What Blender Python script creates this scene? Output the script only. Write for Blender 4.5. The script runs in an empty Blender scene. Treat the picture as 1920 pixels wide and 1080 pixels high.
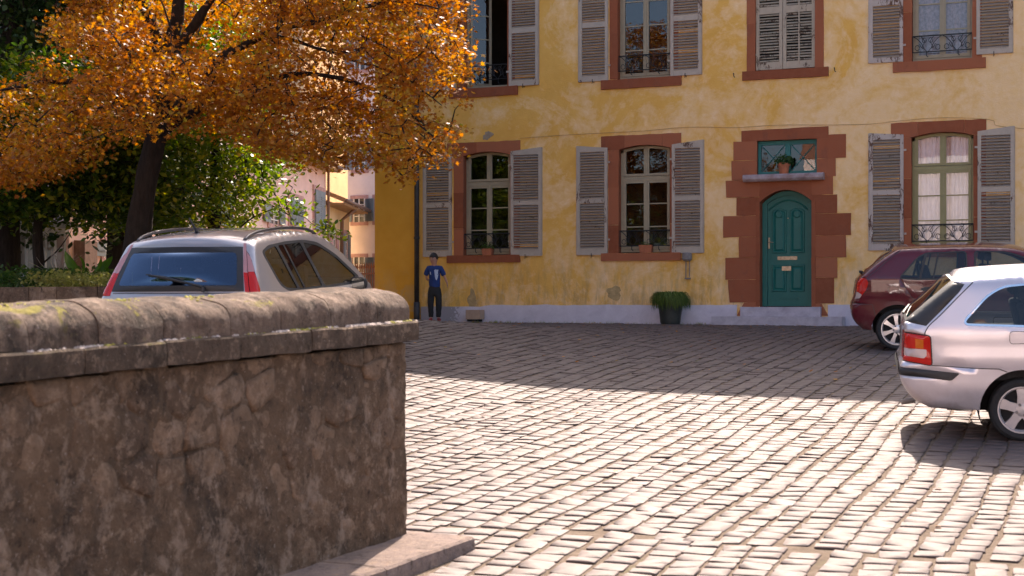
import bpy, bmesh, math, random
import numpy as np
from math import sin, cos, pi, radians, sqrt
from mathutils import Vector, Matrix, noise
from mathutils.geometry import delaunay_2d_cdt

# ------------------------------------------------------------------ camera, sky, sun, exposure
SC = bpy.context.scene
COL = SC.collection
FPX = 2800.0                                   # focal length in pixels of a 1920 wide frame
YAW = math.atan(FPX / 6860.0)
CA, SA = cos(YAW), sin(YAW)
CAM = Vector((0.0, -27.87, 0.31))
cd = bpy.data.cameras.new('camera'); cam = bpy.data.objects.new('camera', cd); COL.objects.link(cam)
cam.location = CAM; cam.rotation_euler = (pi / 2, 0, YAW)
cd.sensor_width = 36; cd.lens = 36 * FPX / 1920; cd.shift_y = 39 / 1920
cd.clip_start = 0.1; cd.clip_end = 3000
cd.dof.use_dof = True; cd.dof.focus_distance = 24.0; cd.dof.aperture_fstop = 4.5
SC.camera = cam

SUN_AZ = Vector((-0.21, 0.978)).normalized()    # horizontal direction towards the sun
SUN_EL = radians(44)
w = bpy.data.worlds.new('World'); SC.world = w; w.use_nodes = True
nt = w.node_tree; nt.nodes.clear()
sky = nt.nodes.new('ShaderNodeTexSky'); sky.sky_type = 'NISHITA'; sky.sun_disc = False
sky.sun_elevation = SUN_EL; sky.sun_rotation = math.atan2(SUN_AZ.x, SUN_AZ.y)
sky.air_density = 0.8; sky.dust_density = 4.0; sky.ozone_density = 0.6
bg = nt.nodes.new('ShaderNodeBackground'); bg.inputs[1].default_value = 0.09
wo = nt.nodes.new('ShaderNodeOutputWorld')
nt.links.new(sky.outputs[0], bg.inputs[0]); nt.links.new(bg.outputs[0], wo.inputs[0])
sl = bpy.data.lights.new('sun', 'SUN'); sl.energy = 2.9; sl.angle = radians(0.5); sl.color = (1.0, 0.835, 0.71)
so = bpy.data.objects.new('sun', sl); COL.objects.link(so)
so.rotation_euler = Vector((-SUN_AZ.x * cos(SUN_EL), -SUN_AZ.y * cos(SUN_EL), -sin(SUN_EL))).to_track_quat('-Z', 'Y').to_euler()
so.location = (0, 0, 40)
SC.view_settings.view_transform = 'Standard'; SC.view_settings.look = 'None'
SC.view_settings.gamma = 1; SC.view_settings.exposure = 2.05
SC.view_settings.use_curve_mapping = False
SC.cycles.max_bounces = 8; SC.cycles.transparent_max_bounces = 12

def ray(px):                                     # horizontal ground direction of a column of the photograph, per metre of depth
    u = (px - 960) / FPX
    return Vector((-SA + u * CA, CA + u * SA, 0))
def at(px, py, d):                               # where a measured point of the photograph stands at depth d
    r = ray(px) * d
    return Vector((CAM.x + r.x, CAM.y + r.y, CAM.z + (579 - py) / FPX * d))

# ------------------------------------------------------------------ helpers: objects
def ob(name, me, parent=None, loc=None):
    o = bpy.data.objects.new(name, me); COL.objects.link(o)
    if parent is not None: o.parent = parent
    if loc is not None: o.location = loc
    return o
def tag(o, label=None, cat=None, group=None, kind=None):
    if label: o['label'] = label
    if cat: o['category'] = cat
    if group: o['group'] = group
    if kind: o['kind'] = kind
    return o
def empty(name, loc=(0, 0, 0), rz=0):
    o = bpy.data.objects.new(name, None); COL.objects.link(o)
    o.location = loc; o.rotation_euler = (0, 0, rz); o.empty_display_size = .2
    return o

class MB:                                        # collects geometry, builds ONE mesh
    def __init__(s): s.v = []; s.f = []; s.m = []
    def add(s, vs, fs, m=0):
        n = len(s.v); s.v += [tuple(p) for p in vs]
        s.f += [tuple(i + n for i in f) for f in fs]; s.m += [m] * len(fs); return s
    def box(s, x0, x1, y0, y1, z0, z1, m=0):
        v = [(x0,y0,z0),(x1,y0,z0),(x1,y1,z0),(x0,y1,z0),(x0,y0,z1),(x1,y0,z1),(x1,y1,z1),(x0,y1,z1)]
        return s.add(v, [(0,3,2,1),(4,5,6,7),(0,1,5,4),(1,2,6,5),(2,3,7,6),(3,0,4,7)], m)
    def prism(s, poly, y0, y1, m=0):             # polygon in X,Z, extruded from y0 (front) to y1 (back)
        n = len(poly)
        a = sum(poly[i][0]*poly[(i+1)%n][1]-poly[(i+1)%n][0]*poly[i][1] for i in range(n))
        if a < 0: poly = poly[::-1]
        v = [(x, y0, z) for x, z in poly] + [(x, y1, z) for x, z in poly]
        f = [tuple(range(n)), tuple(range(2*n-1, n-1, -1))]
        f += [(i, n+i, n+(i+1) % n, (i+1) % n) for i in range(n)]
        return s.add(v, f, m)
    def tube(s, pts, r, n=6, m=0, cap=True):
        pts = [Vector(p) for p in pts]; k = len(pts)
        rr = r if isinstance(r, (list, tuple)) else [r]*k
        vs = []; fs = []; up = None
        for i, p in enumerate(pts):
            t = (pts[min(i+1, k-1)] - pts[max(i-1, 0)])
            if t.length < 1e-9: t = Vector((0,0,1))
            t.normalize()
            if up is None: up = t.orthogonal().normalized()
            up = (up - t*up.dot(t))
            if up.length < 1e-6: up = t.orthogonal()
            up.normalize(); b = t.cross(up)
            for j in range(n):
                a = 2*pi*j/n; vs.append(p + (up*cos(a) + b*sin(a))*rr[i])
        for i in range(k-1):
            for j in range(n):
                fs.append((i*n+j, i*n+(j+1) % n, (i+1)*n+(j+1) % n, (i+1)*n+j))
        if cap: fs += [tuple(range(n-1, -1, -1)), tuple(range((k-1)*n, k*n))]
        return s.add(vs, fs, m)
    def lathe(s, prof, c=(0,0,0), n=20, m=0, axis='z', cap=True):
        vs = []; fs = []; k = len(prof)
        for r, h in prof:
            for j in range(n):
                a = 2*pi*j/n
                vs.append((c[0]+r*cos(a), c[1]+r*sin(a), c[2]+h) if axis == 'z' else (c[0]+r*cos(a), c[1]+h, c[2]+r*sin(a)))
        for i in range(k-1):
            for j in range(n):
                q = (i*n+j, i*n+(j+1) % n, (i+1)*n+(j+1) % n, (i+1)*n+j)
                fs.append(q if axis == 'z' else q[::-1])
        if cap:
            a, b = tuple(range(n)), tuple(range((k-1)*n, k*n))
            fs += [a[::-1], b] if axis == 'z' else [a, b[::-1]]
        return s.add(vs, fs, m)
    def mesh(s, name, mats, smooth=False, angle=None):
        me = bpy.data.meshes.new(name); me.from_pydata(s.v, [], s.f)
        for m in (mats if isinstance(mats, (list, tuple)) else [mats]): me.materials.append(m)
        if any(s.m): me.polygons.foreach_set('material_index', s.m)
        if smooth:
            me.polygons.foreach_set('use_smooth', [True]*len(s.f))
            if angle: me.set_sharp_from_angle(angle=radians(angle))
        me.update(); return me
    def build(s, name, mats, parent=None, smooth=False, angle=None, loc=None):
        return ob(name, s.mesh(name, mats, smooth, angle), parent, loc)

def bulk(name, verts, tris_or_loops, k, mat, smooth=False):   # many k-gons from numpy arrays
    me = bpy.data.meshes.new(name); nv = len(verts); nf = len(tris_or_loops)
    me.vertices.add(nv); me.vertices.foreach_set('co', np.asarray(verts, 'f').ravel())
    me.loops.add(nf*k); me.loops.foreach_set('vertex_index', np.asarray(tris_or_loops, 'i').ravel())
    me.polygons.add(nf); me.polygons.foreach_set('loop_start', np.arange(0, nf*k, k, dtype='i'))
    if smooth: me.polygons.foreach_set('use_smooth', np.ones(nf, bool))
    me.materials.append(mat); me.update(calc_edges=True); return me

def catmull(pts, n=6, closed=False):
    out = []; k = len(pts)
    rng = range(k if closed else k-1)
    P = lambda i: np.array(pts[i % k] if closed else pts[min(max(i, 0), k-1)], float)
    for i in rng:
        p0, p1, p2, p3 = P(i-1), P(i), P(i+1), P(i+2)
        for j in range(n):
            t = j/n
            out.append(tuple(.5*((2*p1)+(p2-p0)*t+(2*p0-5*p1+4*p2-p3)*t*t+(3*p1-p0-3*p2+p3)*t**3)))
    if not closed: out.append(tuple(pts[-1]))
    return out
def roundpoly(pts, r, n=5):                      # polygon with rounded corners
    out = []; k = len(pts)
    rs = r if isinstance(r, (list, tuple)) else [r]*k
    for i in range(k):
        p = Vector(pts[i]); a = Vector(pts[i-1])-p; b = Vector(pts[(i+1) % k])-p
        d = min(rs[i], a.length*.45, b.length*.45)
        if d < 1e-5: out.append(tuple(p)); continue
        A = p+a.normalized()*d; B = p+b.normalized()*d
        for j in range(n+1):
            t = j/n; q = A*(1-t)**2+p*2*t*(1-t)+B*t*t; out.append((q.x, q.y))
    return out
def wobble(poly, amp, step=.12, seed=0):         # uneven outline
    out = []; k = len(poly)
    for i in range(k):
        p, q = Vector(poly[i]), Vector(poly[(i+1) % k]); n = max(1, int((q-p).length/step))
        for j in range(n):
            a = p.lerp(q, j/n)
            d = noise.noise_vector(Vector((a.x*3.1+seed, a.y*3.1, seed*1.7)))+noise.noise_vector(Vector((a.x*11+seed, a.y*11, seed)))*.5
            out.append((a.x+d.x*amp, a.y+d.y*amp))
    return out
def inpoly(x, y, poly):
    c = False; n = len(poly); j = n-1
    for i in range(n):
        xi, yi = poly[i]; xj, yj = poly[j]
        if (yi > y) != (yj > y) and x < (xj-xi)*(y-yi)/(yj-yi)+xi: c = not c
        j = i
    return c
def offset_poly(poly, d):                        # simple inward offset of a rounded outline
    n = len(poly); a = sum(poly[i][0]*poly[(i+1)%n][1]-poly[(i+1)%n][0]*poly[i][1] for i in range(n))
    s = 1 if a > 0 else -1; out = []
    for i in range(n):
        p, q, r = Vector(poly[i-1]), Vector(poly[i]), Vector(poly[(i+1) % n])
        t = (r-p)
        if t.length < 1e-9: out.append(tuple(q)); continue
        t.normalize(); out.append((q.x - t.y*d*s, q.y + t.x*d*s))
    return out
def cdt(outer, holes=(), regions=(), step=.2, jit=.0, seed=1, extra=()):
    """Triangulate outer minus holes; returns verts, faces and a region name per face (first region that contains it)."""
    rnd = random.Random(seed)
    vs = []; es = []
    def loop(p):
        n = len(vs); vs.extend(Vector(q) for q in p); k = len(p)
        es.extend((n+i, n+(i+1) % k) for i in range(k))
    loop(outer)
    for h in holes: loop(h)
    for nm, p in regions: loop(p)
    vs.extend(Vector(q) for q in extra if inpoly(q[0], q[1], outer))
    xs = [p[0] for p in outer]; zs = [p[1] for p in outer]
    x = min(xs)+step*.5
    while x < max(xs):
        z = min(zs)+step*.5
        while z < max(zs):
            a, b = x+rnd.uniform(-jit, jit), z+rnd.uniform(-jit, jit)
            if inpoly(a, b, outer): vs.append(Vector((a, b)))
            z += step
        x += step
    V, E_, F, *_ = delaunay_2d_cdt(vs, es, [], 0, 1e-5)
    of = []; on = []
    for f in F:
        cx = sum(V[i][0] for i in f)/len(f); cy = sum(V[i][1] for i in f)/len(f)
        if not inpoly(cx, cy, outer): continue
        if any(inpoly(cx, cy, h) for h in holes): continue
        nm = ''
        for r, p in regions:
            if inpoly(cx, cy, p): nm = r; break
        of.append(tuple(f)); on.append(nm)
    return [(p[0], p[1]) for p in V], of, on

# ------------------------------------------------------------------ helpers: materials
class NT:
    def __init__(s, name):
        s.m = bpy.data.materials.new(name); s.m.use_nodes = True; s.t = s.m.node_tree; s.t.nodes.clear()
        s.out = s.n('ShaderNodeOutputMaterial')
    def n(s, typ, **kw):
        q = s.t.nodes.new(typ)
        for k, v in kw.items(): setattr(q, k, v)
        return q
    def l(s, a, b): s.t.links.new(a, b)
    def pos(s, kind='world'):
        if kind == 'world': return s.n('ShaderNodeNewGeometry').outputs['Position']
        return s.n('ShaderNodeTexCoord').outputs['Object']
    def noise(s, vec, scale, detail=6, rough=.6, dist=0, stretch=None):
        if stretch:
            mp = s.n('ShaderNodeMapping'); mp.inputs['Scale'].default_value = stretch; s.l(vec, mp.inputs[0]); vec = mp.outputs[0]
        q = s.n('ShaderNodeTexNoise'); q.inputs['Scale'].default_value = scale; q.inputs['Detail'].default_value = detail
        q.inputs['Roughness'].default_value = rough; q.inputs['Distortion'].default_value = dist
        s.l(vec, q.inputs['Vector']); return q.outputs['Fac']
    def ramp(s, fac, stops):
        q = s.n('ShaderNodeValToRGB'); el = q.color_ramp.elements
        while len(el) < len(stops): el.new(.5)
        for e, (p, c) in zip(el, stops):
            e.position = p; e.color = (c, c, c, 1) if isinstance(c, (int, float)) else (*c, 1)
        s.l(fac, q.inputs[0]); return q.outputs[0]
    def mix(s, fac, a, b, blend='MIX'):
        q = s.n('ShaderNodeMix', data_type='RGBA', blend_type=blend)
        for v, i in ((fac, 0), (a, 6), (b, 7)):
            if hasattr(v, 'is_linked') or hasattr(v, 'links'): s.l(v, q.inputs[i])
            elif isinstance(v, (int, float)): q.inputs[i].default_value = v if i == 0 else (v, v, v, 1)
            else: q.inputs[i].default_value = (*v, 1)
        return q.outputs[2]
    def math(s, op, a, b=0.0, clamp=False):
        q = s.n('ShaderNodeMath', operation=op, use_clamp=clamp)
        for v, i in ((a, 0), (b, 1)):
            if isinstance(v, (int, float)): q.inputs[i].default_value = v
            else: s.l(v, q.inputs[i])
        return q.outputs[0]
    def xyz(s, vec):
        q = s.n('ShaderNodeSeparateXYZ'); s.l(vec, q.inputs[0]); return q.outputs
    def bump(s, h, strength=.3, dist=.01):
        q = s.n('ShaderNodeBump'); q.inputs['Strength'].default_value = strength; q.inputs['Distance'].default_value = dist
        s.l(h, q.inputs['Height']); return q.outputs[0]
    def bsdf(s, color, rough=.7, metallic=0, spec=.5, normal=None, coat=0, coat_rough=.05):
        q = s.n('ShaderNodeBsdfPrincipled')
        for v, k in ((color, 'Base Color'), (rough, 'Roughness'), (metallic, 'Metallic'), (spec, 'Specular IOR Level'), (coat, 'Coat Weight'), (coat_rough, 'Coat Roughness')):
            if isinstance(v, (int, float)): q.inputs[k].default_value = v
            elif isinstance(v, tuple): q.inputs[k].default_value = (*v, 1)
            else: s.l(v, q.inputs[k])
        if normal is not None: s.l(normal, q.inputs['Normal'])
        s.l(q.outputs[0], s.out.inputs[0]); return q
def simple(name, c, rough=.7, var=.25, scale=6., bump=.15, bscale=40., metallic=0, spec=.5, coat=0, space='object', c2=None, bdist=.004):
    t = NT(name); p = t.pos(space)
    n1 = t.noise(p, scale, 6, .65)
    lo = tuple(v*(1-var) for v in c); hi = tuple(min(1, v*(1+var)) for v in c) if c2 is None else c2
    col = t.ramp(n1, [(.3, lo), (.7, hi)])
    nb = t.noise(p, bscale, 5, .6)
    t.bsdf(col, rough, metallic, spec, t.bump(nb, bump, bdist) if bump else None, coat)
    return t.m
# ------------------------------------------------------------------ ground
_py = np.array([-3000, -60, -40, -28, -23, -19.8, -17, -14.2, -10.5, -6.8, -4, -1.5, 0, 4, 3000])
_pz = np.array([-2.3, -2.3, -1.98, -1.75, -1.6, -1.465, -1.31, -1.11, -.845, -.585, -.445, -.34, -.315, -.30, -.30]) + .31
_yy = np.linspace(-70, 20, 1801); _zz = np.interp(_yy, _py, _pz)
_k = np.exp(-np.linspace(-2.5, 2.5, 61)**2); _k /= _k.sum(); _zs = np.convolve(np.pad(_zz, 30, 'edge'), _k, 'valid')
def G(x, y):                                     # height of the square: it climbs to the house and falls to the right
    x = np.asarray(x, float); y = np.asarray(y, float)
    z = np.interp(y, _yy, _zs)
    k = np.clip((-y)/6, 0, 1)**1.8
    lat = .016*np.clip(-2.5-np.clip(x, -12, 6), 0, 20) + .05*np.clip(-6-np.clip(x, -12, 6), 0, 9)
    return z + lat*np.where(y < -30, np.clip(1-(-30-y)/20, 0, 1), 1)*k + (1-k)*.006*(-5-np.clip(x, -16, 4))
def gz(x, y): return float(G(x, y))

def m_cobble():
    t = NT('cobblestone'); p = t.pos()
    isl = t.n('ShaderNodeNewGeometry').outputs['Random Per Island']; oi = t.n('ShaderNodeObjectInfo').outputs['Random']
    r = t.math('FRACT', t.math('ADD', isl, oi))
    base = t.ramp(r, [(0, (.092, .066, .059)), (.35, (.112, .080, .071)), (.7, (.130, .094, .084)), (1, (.102, .076, .070))])
    n = t.noise(p, 14, 7, .7); c = t.mix(.45, base, t.ramp(n, [(.3, (.07, .050, .044)), (.7, (.15, .108, .095))]))
    big = t.noise(p, .35, 3, .5); c = t.mix(t.ramp(big, [(.42, 0.0), (.68, .35)]), c, (.115, .082, .07))
    t.bsdf(c, t.ramp(n, [(.3, .62), (.7, .75)]), 0, .38, t.bump(t.noise(p, 60, 5, .7), .4, .005)); return t.m
def m_earth():
    t = NT('joint_earth'); p = t.pos()
    n = t.noise(p, 9, 8, .75)
    c = t.ramp(n, [(.25, (.09, .065, .044)), (.5, (.17, .125, .088)), (.8, (.25, .19, .145))])
    mo = t.noise(p, 1.3, 4, .6); c = t.mix(t.ramp(mo, [(.62, 0), (.72, .5)]), c, (.10, .13, .035))
    t.bsdf(c, .95, 0, .2, t.bump(t.noise(p, 90, 5, .8), .9, .012)); return t.m
M_COB, M_EARTH = m_cobble(), m_earth()
M_SOILSHADE = simple('soil_and_joint_shade', (.060, .040, .030), .95, .4, 20, .5, 60, space='world')  # for stone sides: dirt colour deepened by the shade of the joints

xs = np.unique(np.concatenate([np.linspace(-2000, -60, 12), np.linspace(-60, 40, 41), np.arange(-14, 6, .25), np.linspace(40, 2000, 12)]))
ys = np.unique(np.concatenate([np.linspace(-2000, -60, 12), np.linspace(-60, 90, 61), np.arange(-29, 1, .25), np.linspace(90, 2000, 12)]))
X, Y = np.meshgrid(xs, ys); Z = G(X, Y) + .001
i = np.arange(len(xs)*len(ys)).reshape(len(ys), len(xs))
q = np.stack([i[:-1, :-1], i[:-1, 1:], i[1:, 1:], i[1:, :-1]], -1).reshape(-1, 4)
square = ob('ground', bulk('ground', np.stack([X, Y, Z], -1).reshape(-1, 3), q, 4, M_EARTH, True))
tag(square, kind='structure')

# cobblestones: courses run up to the house, wide earth joints between the courses, tight joints inside them
rs = np.random.RandomState(5)
WALL_E = Vector((-4.0, -19.78)); WALL_D = Vector((sin(radians(4.8)), cos(radians(4.8)))); WALL_N = Vector((cos(radians(4.8)), -sin(radians(4.8))))
def wall_ts(x, y):                               # t back along the wall towards the camera, s out from its face
    dx, dy = x-WALL_E.x, y-WALL_E.y
    return -(dx*WALL_D.x+dy*WALL_D.y), dx*WALL_N.x+dy*WALL_N.y
stones = []                                      # x, y, half width, half length, angle
def lay(x0, x1, y0, y1, ang, w0, ox, oy, keep):
    ca, sa = cos(ang), sin(ang); x = x0; col = 0
    while x < x1:
        wd = w0+rs.uniform(-.012, .012); y = y0+rs.uniform(0, .2)
        while y < y1:
            ln = .175+rs.uniform(-.035, .04)
            if rs.rand() < .03: ln *= 1.4
            lx = x+.022*sin(y*.9+x*.4)+.012*sin(y*2.3+col); 
            px_, py_ = ox+lx*ca-(y+ln/2)*sa, oy+lx*sa+(y+ln/2)*ca
            if keep(px_, py_):
                stones.append((px_, py_, wd/2-.011+rs.uniform(-.006, .004), ln/2-.0058+rs.uniform(-.006, .002), ang+rs.normal(0, .022)))
            y += ln
        x += wd; col += 1
brk = lambda x: -19.05+.06*sin(x*1.7)
def ok(x, y):
    t, s = wall_ts(x, y)
    return not (t > -.12 and s < .43)            # kerb and wall
def ok_planter(x, y): return not (x < -10.9 and y > -11.2)
lay(-12.5, 3.2, -.5, 25, 0, .195, 0, -25.5, lambda x, y: y > brk(x) and y < -.10 and ok(x, y) and ok_planter(x, y))
lay(-7, 6, -6.4, .6, radians(3.0), .205, 0, -19.0, lambda x, y: y <= brk(x)-.03 and y > -25.2 and x < 2 and ok(x, y))
S = np.array(stones); print('cobblestones', len(S))
AN = np.array([(-1,-.80),(-.86,-1),(.86,-1),(1,-.80),(1,.80),(.86,1),(-.86,1),(-1,.80)])
def stone_shape(n, seed):
    """n stones as unit shapes: 8 sided, worn shoulders, low domed tops -> (n, 25, 3)"""
    r = np.random.RandomState(seed)
    j = 1+r.uniform(-.13, .08, (n, 8, 1)); ring = AN[None]*j
    v = np.zeros((n, 25, 3))
    v[:, 0:8, :2] = ring*1.0; v[:, 0:8, 2] = -.03
    v[:, 8:16, :2] = ring*1.0; v[:, 8:16, 2] = .0075+r.uniform(-.003, .003, (n, 8))
    v[:, 16:24, :2] = ring*.945+r.uniform(-.03, .02, (n, 8, 2)); v[:, 16:24, 2] = .0115+r.uniform(-.003, .003, (n, 8))
    v[:, 24, 2] = .012+r.uniform(-.002, .003, n)
    tx = r.normal(0, .0020, (n, 1)); ty = r.normal(0, .0022, (n, 1))
    v[:, 8:, 2] += v[:, 8:, 0]*tx + v[:, 8:, 1]*ty + r.normal(0, .0018, (n, 1))
    return v
ff = []
for a in range(2):
    for k in range(8):
        k2 = (k+1) % 8; ff += [(a*8+k, a*8+k2, (a+1)*8+k2), (a*8+k, (a+1)*8+k2, (a+1)*8+k)]
for k in range(8): ff.append((16+k, 16+(k+1) % 8, 24))
FF = np.array(ff)
MI = np.array([1]*16+[0]*24, 'i')                 # soil darkens the sides: dirt with joint shade painted in; tops stay plain
def soil_shade(me, n): me.materials.append(M_SOILSHADE); me.polygons.foreach_set('material_index', np.tile(MI, n)); me.update()
# which show largest: nearest ones inside the frame
dx, dy = S[:, 0]-CAM.x, S[:, 1]-CAM.y
dep = -SA*dx+CA*dy; lat = CA*dx+SA*dy; pxx = 960+FPX*lat/dep; pyy = 579+FPX*(CAM.z-G(S[:, 0], S[:, 1]))/dep
vis = (pxx > 640) & (pxx < 1920) & (pyy < 1075)
order = np.argsort(np.where(vis, dep, 1e9))[:300]
sel = np.zeros(len(S), bool); sel[order] = True
def dims(v, s): return v*np.stack([s[:, 2], s[:, 3], np.ones(len(s))], -1)[:, None, :]
B = S[~sel]; v = dims(stone_shape(len(B), 3), B)
ca, sa = np.cos(B[:, 4])[:, None], np.sin(B[:, 4])[:, None]
vx = v[..., 0]*ca-v[..., 1]*sa+B[:, 0, None]; vy = v[..., 0]*sa+v[..., 1]*ca+B[:, 1, None]
vz = v[..., 2]+G(vx, vy)
F = FF[None]+(np.arange(len(B))*25)[:, None, None]
o = ob('cobbles', bulk('cobbles', np.stack([vx, vy, vz], -1).reshape(-1, 3), F.reshape(-1, 3), 3, M_COB), square); soil_shade(o.data, len(B)); tag(o, kind='stuff')
proto = []
for k in range(12):
    proto.append(bulk('cobblestone', stone_shape(1, 50+k)[0]*np.array([.083, .083, 1]), FF, 3, M_COB)); soil_shade(proto[-1], 1)
for n, a in enumerate(S[order]):
    o = ob('cobblestone', proto[n % 12], square, (a[0], a[1], gz(a[0], a[1])))
    sl_ = (gz(a[0], a[1]+.1)-gz(a[0], a[1]-.1))/.2; sx_ = (gz(a[0]+.1, a[1])-gz(a[0]-.1, a[1]))/.2
    o.rotation_euler = (math.atan(sl_), -math.atan(sx_), a[4]); o.scale = (a[2]/.083, a[3]/.083, 1)
# ------------------------------------------------------------------ the ochre house
def m_stucco():
    t = NT('ochre_limewash'); p = t.pos(); x, y, z = t.xyz(p)
    o1 = t.noise(p, 2.0, 6, .62, .4); o2 = t.noise(p, .8, 7, .66, .9); o3 = t.noise(p, 5.5, 6, .7, .5)
    och = t.ramp(o1, [(.25, (.70, .375, .075)), (.62, (.76, .44, .105)), (.8, (.80, .49, .15))])
    pale = t.ramp(o3, [(.3, (.81, .54, .24)), (.7, (.85, .62, .37))])
    # the limewash has weathered more and more towards the right of the front
    wear = t.math('MULTIPLY_ADD', x, .022); wear.node.inputs[2].default_value = .20
    f = t.math('ADD', t.math('ADD', o2, t.math('MULTIPLY', o3, .32)), wear)
    fac = t.ramp(f, [(.612, 0), (.69, .45), (.82, .92)])
    c = t.mix(fac, och, pale)
    # grime, streaks and old damp low on the wall
    st = t.noise(p, 3.0, 7, .75, .3, (2.2, 1, .45)); low = t.math('SUBTRACT', 1.55, z); low = t.math('MULTIPLY', low, .42, True)
    g = t.math('MULTIPLY', t.ramp(st, [(.46, 0), (.62, 1)]), low)
    c = t.mix(g, c, (.26, .18, .10))
    ch = t.noise(p, 16, 5, .8, .3); c = t.mix(t.ramp(ch, [(.665, 0), (.70, .55)]), c, (.46, .33, .2))
    bl = t.math('ADD', t.math('MULTIPLY', t.noise(p, 45, 4, .7), .35), t.noise(p, 5, 5, .65))
    t.bsdf(c, .88, 0, .25, t.bump(bl, .5, .03)); return t.m
def m_bay():
    t = NT('ochre_paint'); p = t.pos(); z = t.xyz(p)[2]
    n = t.noise(p, 1.6, 6, .6); c = t.ramp(n, [(.3, (.58, .285, .028)), (.7, (.67, .355, .05))])
    ed = t.noise(p, 2.6, 6, .7, .5); low = t.math('MULTIPLY', t.math('SUBTRACT', 1.2, z), .6, True)
    c = t.mix(t.math('MULTIPLY', t.ramp(ed, [(.5, 0), (.56, 1)]), low), c, (.40, .31, .20))
    t.bsdf(c, .85, 0, .25, t.bump(t.noise(p, 30, 5, .7), .3, .01)); return t.m
def m_sandstone():
    t = NT('red_sandstone'); p = t.pos(); oi = t.n('ShaderNodeObjectInfo').outputs['Random']
    b = t.ramp(oi, [(0, (.22, .062, .026)), (.5, (.29, .086, .038)), (1, (.36, .125, .060))])
    n = t.noise(p, 7, 7, .7); c = t.mix(t.ramp(n, [(.35, 0), (.75, .5)]), b, (.31, .115, .06))
    s = t.noise(p, 2.2, 6, .75, 0, (1, 1, .5)); c = t.mix(t.ramp(s, [(.56, 0), (.72, .55)]), c, (.14, .06, .045))
    t.bsdf(c, .85, 0, .25, t.bump(t.noise(p, 38, 6, .75), .5, .012)); return t.m
def m_oldpaint(name, paint, wood, amount, rough=.6):
    t = NT(name); p = t.pos('object'); oi = t.n('ShaderNodeObjectInfo').outputs['Random']
    q = t.n('ShaderNodeVectorMath', operation='ADD'); t.l(p, q.inputs[0])
    cb = t.n('ShaderNodeCombineXYZ'); t.l(t.math('MULTIPLY', oi, 37.0), cb.inputs[0]); t.l(t.math('MULTIPLY', oi, 11.0), cb.inputs[2]); t.l(cb.outputs[0], q.inputs[1]); p = q.outputs[0]
    a = t.noise(p, 1.6, 4, .6); b = t.noise(p, 13, 7, .75, .7, (1.6, 1, .55)); f = t.math('ADD', t.math('MULTIPLY', a, .55), t.math('MULTIPLY', b, .6))
    fac = t.ramp(f, [(amount, 0), (amount+.022, 1)])
    n = t.noise(p, 9, 5, .6); pc = t.ramp(n, [(.3, tuple(v*.86 for v in paint)), (.7, paint)])
    wc = t.ramp(t.noise(p, 30, 5, .7, 0, (3, 1, .3)), [(.3, tuple(v*.6 for v in wood)), (.7, wood)])
    c = t.mix(fac, pc, wc)
    t.bsdf(c, t.mix(fac, rough, .9), 0, .3, t.bump(t.math('SUBTRACT', t.math('MULTIPLY', b, .2), fac), .35, .004)); return t.m
def m_glass(name, tint=(.86, .86, .86), refl=1.0, rough=.005, wav=.02, gcol=(1, 1, 1)):
    t = NT(name); tr = t.n('ShaderNodeBsdfTransparent'); tr.inputs[0].default_value = (*tint, 1)
    gl = t.n('ShaderNodeBsdfGlossy'); gl.inputs['Roughness'].default_value = rough; gl.inputs[0].default_value = (*gcol, 1)
    fr = t.n('ShaderNodeFresnel'); fr.inputs[0].default_value = 1.5
    f = t.math('MULTIPLY', fr.outputs[0], 1.9*refl, True)
    if wav:
        b = t.bump(t.noise(t.pos(), 2.5, 2, .5), wav, .02); t.l(b, gl.inputs['Normal'])
    mx = t.n('ShaderNodeMixShader'); t.l(f, mx.inputs[0]); t.l(tr.outputs[0], mx.inputs[1]); t.l(gl.outputs[0], mx.inputs[2]); t.l(mx.outputs[0], t.out.inputs[0])
    return t.m
M_STUC, M_BAY, M_SAND = m_stucco(), m_bay(), m_sandstone()
M_SHUT = m_oldpaint('grey_shutter_paint', (.44, .375, .305), (.15, .09, .065), .665)
M_SHUTP = m_oldpaint('peeling_shutter_paint', (.47, .40, .35), (.15, .085, .06), .615)
M_SHUTD = m_oldpaint('bleached_shutter_paint', (.43, .36, .27), (.15, .10, .07), .62)
M_SLAT = m_oldpaint('slat_paint', (.43, .37, .30), (.17, .11, .08), .69)
M_SLATSHADE = m_oldpaint('slat_gap_shade', (.27, .225, .19), (.13, .085, .06), .66)  # darker slat paint behind the lip: louvre gap shadow put into the colour
M_FRAME = m_oldpaint('cream_window_paint', (.34, .29, .195), (.2, .16, .11), .80, .45)
M_OLIVE = m_oldpaint('olive_window_paint', (.30, .27, .125), (.2, .16, .09), .82, .45)
M_DARK = simple('dark_interior', (.025, .022, .02), .9, .3, 3, 0)
M_IRON = simple('black_iron', (.02, .021, .025), .5, .3, 20, .2, metallic=.4)
M_GLASS = m_glass('window_glass')
def m_plinth():
    t = NT('plinth_limewash'); p = t.pos(); x, y, z = t.xyz(p)
    n = t.noise(p, 3, 7, .7, .6); c = t.ramp(n, [(.3, (.50, .46, .52)), (.7, (.64, .60, .66))])
    d = t.noise(p, 7, 6, .8, 1.2); c = t.mix(t.ramp(d, [(.64, 0), (.675, .8)]), c, (.23, .20, .20))
    lf = t.ramp(t.math('ADD', t.math('MULTIPLY', x, -1), t.math('MULTIPLY', n, .5)), [(.0, 0), (1, 1)])
    q = t.math('GREATER_THAN', t.math('ADD', t.math('MULTIPLY', x, -1.0), t.math('MULTIPLY', d, .9)), 13.05)
    c = t.mix(t.math('MULTIPLY', q, .75), c, (.25, .22, .23))
    t.bsdf(c, .85, 0, .25, t.bump(t.noise(p, 28, 6, .75), .5, .012)); return t.m
M_PLINTH = m_plinth()
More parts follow.
